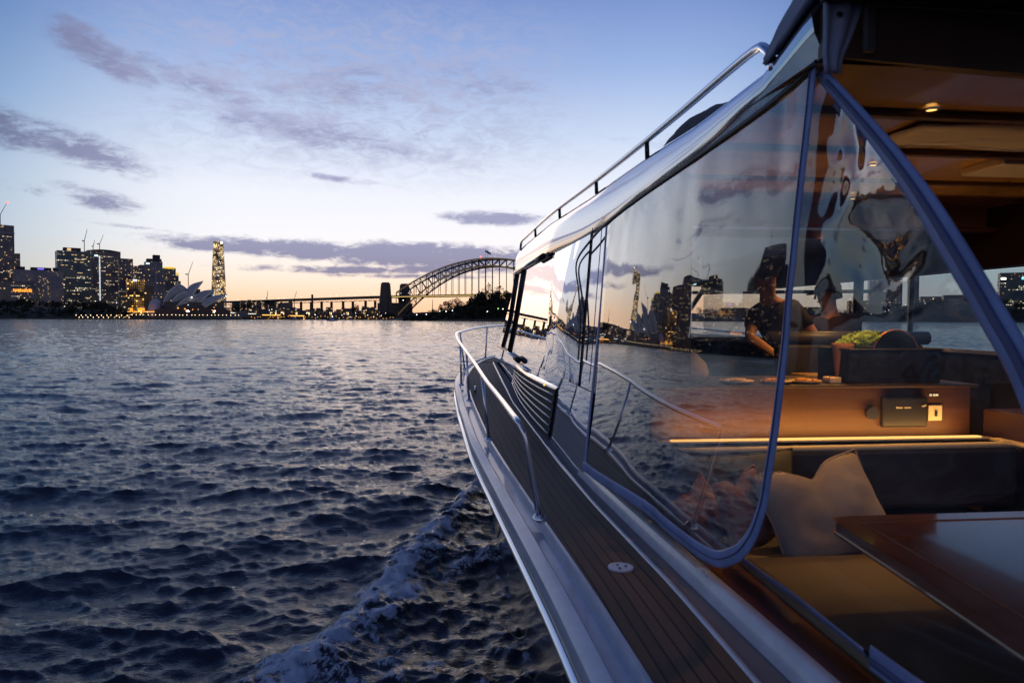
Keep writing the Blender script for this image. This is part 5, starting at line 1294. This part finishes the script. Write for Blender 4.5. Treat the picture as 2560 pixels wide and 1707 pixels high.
b.box(x0+.013, x1-.013, y0+.013, y1-.013, zt, zt+.012); b.build('crate_body', pmat('crate_black', (.012, .011, .011), .6), cr_)
MB().tube([(x0, y0, z1), (x1, y0, z1), (x1, y1, z1), (x0, y1, z1), (x0, y0, z1)], .008, 6).build('crate_rim', pmat('crate_black', (0, 0, 0)), cr_)
pl = empty('potted_herb', (2.36, 3.76, zt+.02), 'bright green bushy herb in a terracotta pot behind the black crate rim', 'plant')
MB().lathe([(.045, zt+.02), (.06, zt+.2), (.066, zt+.225), (.05, zt+.225), (.045, zt+.2)], 2.34, 3.78, 16).build('pot', pmat('terracotta', (.45, .20, .09), .8), pl, smooth=True)
rr = random.Random(4); b = MB()
for _ in range(650):
    d = Vector((rr.gauss(0, 1), rr.gauss(0, 1), rr.gauss(0, 1))).normalized(); q = rr.random()**.4; c = Vector((2.44+d.x*.135*q, 3.80+d.y*.09*q, zt+.245+d.z*.045*q+(d.x*.03)))
    a = Vector((rr.gauss(0, 1), rr.gauss(0, 1), rr.gauss(0, .5))).normalized(); e = a.orthogonal().normalized(); s_ = rr.uniform(.007, .014)
    b.add([c-a*s_*1.5, c+e*s_*.6, c+a*s_*1.5, c-e*s_*.6], [(0, 1, 2, 3)])
b.build('foliage', pmat('herb_green', (.22, .38, .03), .6, vary=(30, .4)), pl)
hp = MB(); hp.tube([(2.71+.145*math.cos(a), 3.84, zt+.155+.145*math.sin(a)) for a in [math.pi*k/20 for k in range(21)]], .006, 6)
hb = empty('round_basket', (2.71, 3.85, zt), 'dark round basket with a thin orange hooped rim on the counter', 'basket')
hp.build('hoop', pmat('hoop_copper', (.55, .22, .06), .35, metal=.5), hb, smooth=True)
MB().grid([[(2.71+r_*math.cos(a), 3.85+.02*(1-r_/.14), zt+.155+r_*math.sin(a)) for a in [math.pi*k/20 for k in range(21)]] for r_ in (.14, .1, .05, .001)]).build('lid', pmat('basket_dark', (.02, .014, .010), .7), hb, smooth=True, solid=.01)
MB().box(2.58, 2.84, 3.80, 3.92, zt, zt+.155).build('basket_body', pmat('basket_dark', (0, 0, 0)), hb, bevel=.01)
# ================================================================== people
def skinned(name, verts, edges, radii, mat, parent=None, root=0, sub=2):
    me = bpy.data.meshes.new(name); me.from_pydata(verts, edges, []); me.materials.append(mat)
    o = bpy.data.objects.new(name, me); col.objects.link(o)
    sk = o.modifiers.new('skin', 'SKIN'); sk.use_smooth_shade = True
    if not me.skin_vertices: me.skin_vertices.new()
    for i, r_ in enumerate(radii):
        sv = me.skin_vertices[0].data[i]; sv.radius = r_ if isinstance(r_, tuple) else (r_, r_); sv.use_root = (i == root)
    sb = o.modifiers.new('sub', 'SUBSURF'); sb.levels = sub; sb.render_levels = sub
    if parent is not None: attach(o, parent)
    return o
M_SKIN = pmat('skin', (.50, .24, .13), .55, vary=(8, .08)); M_TEE = pmat('black_tee', (.02, .018, .02), .9, bump=(20, .3, .005)); M_SHORT = pmat('grey_shorts', (.09, .095, .11), .9)
M_CAP = pmat('dark_cap', (.03, .03, .035), .85); M_CAP2 = pmat('blue_cap', (.08, .11, .18), .85); M_SHIRT2 = pmat('plum_shirt', (.055, .03, .045), .9, bump=(20, .3, .005)); M_EYE = pmat('eye', (.03, .02, .02), .3); M_HAIR = pmat('hair', (.03, .02, .015), .8)
def person(base, pts, label, skin, shirt, pants, cap, brim, head_dir, tilt=0.0):
    """pts: joint positions in world coordinates, eye-relative heights"""
    r0 = empty('person', base, label, 'person')
    g = {k: Vector((v[0], v[1], E(v[2]))) for k, v in pts.items()}
    hd = Vector(head_dir).normalized(); upv = (g['crown']-g['neck']).normalized(); side = hd.cross(upv).normalized(); hd = upv.cross(side).normalized()*1
    V = []; Eg = []; Rr = []
    def add(p, r_, par=None):
        V.append(tuple(p)); Rr.append(r_)
        if par is not None: Eg.append((par, len(V)-1))
        return len(V)-1
    pel = add(g['pelvis'], (.155, .115)); wa = add(g['pelvis'].lerp(g['chest'], .45), (.14, .105), pel); ch = add(g['chest'], (.165, .12), wa)
    nk0 = add(g['chest'].lerp(g['neck'], .75), (.10, .08), ch); nk = add(g['neck'], .055, nk0)
    hb = add(g['neck'].lerp(g['crown'], .38)+hd*.015, (.070, .078), nk); hm = add(g['neck'].lerp(g['crown'], .66)+hd*.012, (.078, .095), hb); add(g['neck'].lerp(g['crown'], .93), (.055, .07), hm)
    for s_ in 'LR':
        shd = add(g['sh'+s_], .062, ch); el_ = add(g['el'+s_], .043, shd); mid = add(g['el'+s_].lerp(g['ha'+s_], .35), .042, el_); wr = add(g['ha'+s_], .027, mid)
        hip = add(g['hip'+s_], .095, pel); kn = add(g['kn'+s_], .062, hip); cf = add(g['kn'+s_].lerp(g['ft'+s_], .3), .058, kn); an = add(g['ft'+s_], .04, cf); add(g['ft'+s_]+hd*.16-Vector((0, 0, .04)), .035, an)
        # palm, thumb and four fingers
        d = (g['ha'+s_]-g['el'+s_]).normalized(); d = (d+Vector((0, 0, -.5))).normalized(); sx = d.cross(Vector((0, 0, 1))); sx = sx.normalized() if sx.length > .1 else Vector((1, 0, 0)); nn = d.cross(sx)
        pm = g['ha'+s_]+d*.06
        hv = []; he = []; hr_ = []
        def ha(p, r_, par=None):
            hv.append(tuple(p)); hr_.append(r_)
            if par is not None: he.append((par, len(hv)-1))
            return len(hv)-1
        p0 = ha(g['ha'+s_], (.026, .02)); p1 = ha(pm, (.036, .017), p0)
        for k, ln in enumerate((.070, .080, .074, .058)):
            o_ = sx*(.027-.018*k); a = ha(pm+d*.035+o_, .0095, p1); b_ = ha(pm+d*(.035+ln*.55)+o_*1.1+nn*.008, .0088, a); ha(pm+d*(.035+ln*.8)+o_*1.1+nn*.035, .0078, b_)
        a = ha(g['ha'+s_]+d*.03+sx*.035, .012, p0); ha(g['ha'+s_]+d*.07+sx*.055+nn*.012, .0095, a)
        skinned('hand', hv, he, hr_, skin, r0, 0, 1)
    body = skinned('body', V, Eg, Rr, skin, r0, 0, 2)
    # clothing
    sv = [tuple(g['pelvis']+Vector((0, 0, -.02))), tuple(g['pelvis'].lerp(g['chest'], .45)), tuple(g['chest']), tuple(g['chest'].lerp(g['neck'], .72))]; se = [(0, 1), (1, 2), (2, 3)]; sr = [(.175, .135), (.162, .125), (.185, .14), (.11, .09)]
    for s_ in 'LR':
        k = len(sv); sv += [tuple(g['sh'+s_]), tuple(g['sh'+s_].lerp(g['el'+s_], .45)), tuple(g['sh'+s_].lerp(g['el'+s_], .72))]; se += [(2, k), (k, k+1), (k+1, k+2)]; sr += [.078, .068, .066]
    skinned('shirt', sv, se, sr, shirt, r0, 0, 2)
    pv = [tuple(g['pelvis'])]; pe = []; pr = [(.172, .13)]
    for s_ in 'LR':
        k = len(pv); pv += [tuple(g['hip'+s_]), tuple(g['hip'+s_].lerp(g['kn'+s_], .55)), tuple(g['hip'+s_].lerp(g['kn'+s_], .88))]; pe += [(0, k), (k, k+1), (k+1, k+2)]; pr += [.115, .095, .092]
    skinned('shorts', pv, pe, pr, pants, r0, 0, 2)
    # face, ears, hair, cap
    hc = g['neck'].lerp(g['crown'], .62)
    for sg in (-1, 1):
        e_ = hc+hd*.092+side*.032*sg+upv*.005; MB().ell(e_, .010, .010, .008, 10, 6).build('eye', M_EYE, r0, smooth=True)
        ea = hc+side*.080*sg-upv*.005; MB().ell(ea, .012, .020, .030, 10, 7).build('ear', skin, r0, smooth=True)
    n_ = hc+hd*.100-upv*.022; MB().tube([n_+upv*.030, n_+hd*.010, n_-upv*.010+hd*.014], [.008, .011, .013], 8).build('nose', skin, r0, smooth=True)
    MB().tube([hc+hd*.090-upv*.062-side*.022, hc+hd*.096-upv*.060, hc+hd*.090-upv*.062+side*.022], .005, 6).build('mouth', pmat('lips', (.30, .10, .08), .5), r0, smooth=True)
    M_ = Matrix((side, hd, upv)).transposed()
    def loc(x, y, z): return hc+M_@Vector((x, y, z))
    rows = []
    for i in range(9):
        a = math.pi/2*i/8; rows.append([loc(.094*math.cos(a)*math.cos(th), .108*math.cos(a)*math.sin(th)-.004, .035+.085*math.sin(a)) for th in [2*math.pi*k/20 for k in range(20)]])
    cp = MB().grid(rows, closed=True).build('cap', cap, r0, smooth=True, solid=.004)
    rows = [[loc(.088*math.sin(th)*(1), (.094*math.cos(th))+brim*q*math.cos(th)**.8 if math.cos(th) > 0 else 0, .036-.020*q) for th in [-1.2+2.4*k/12 for k in range(13)]] for q in (0, .5, 1)]
    MB().grid(rows).build('cap_brim', cap, cp, smooth=True, solid=.004)
    rows = []
    for i in range(5):
        rows.append([loc(.088*math.cos(th), .098*math.sin(th)-.010, .035-.022*i) for th in [math.pi*.98+math.pi*1.04*k/16 for k in range(17)]])
    MB().grid(rows).build('hair', M_HAIR, r0, smooth=True, solid=.006)
y = 5.15; o_ = .17
def sh(d, ox): return {k: (v[0]+ox, v[1], v[2]) for k, v in d.items()}
person((2.77, y, E(SOLE)), sh(dict(pelvis=(2.66, y, -.42), chest=(2.44, y-.02, -.01), neck=(2.33, y-.10, .18), crown=(2.25, y-.20, .46), shL=(2.27, y-.03, .07), elL=(2.16, y-.16, -.13), haL=(2.32, y-.34, -.28),
       shR=(2.60, y-.02, .09), elR=(2.70, y-.14, -.13), haR=(2.56, y-.34, -.28), hipL=(2.57, y, -.48), knL=(2.50, y-.02, -.90), ftL=(2.46, y, -1.36), hipR=(2.75, y, -.48), knR=(2.76, y-.04, -.90), ftR=(2.76, y, -1.36)), o_),
       'person in dark tee and grey shorts leaning over the galley counter', M_SKIN, M_TEE, M_SHORT, M_CAP, .065, (-.35, -1, -.35))
y = 5.6
person((3.36, y, E(SOLE)), sh(dict(pelvis=(3.55, y, -.52), chest=(3.54, y, -.12), neck=(3.52, y, .08), crown=(3.47, y-.02, .33), shL=(3.33, y, .005), elL=(3.24, y+.12, -.24), haL=(3.28, y+.42, -.22),
       shR=(3.74, y, .005), elR=(3.70, y+.16, -.26), haR=(3.56, y+.45, -.22), hipL=(3.46, y, -.58), knL=(3.44, y+.2, -.92), ftL=(3.42, y+.05, -1.36), hipR=(3.63, y, -.58), knR=(3.60, y+.2, -.92), ftR=(3.60, y+.05, -1.36)), -.18),
       'person in a blue grey cap standing at the helm, facing left', M_SKIN, M_SHIRT2, M_SHORT, M_CAP2, .085, (-1, .25, -.1))
clean()
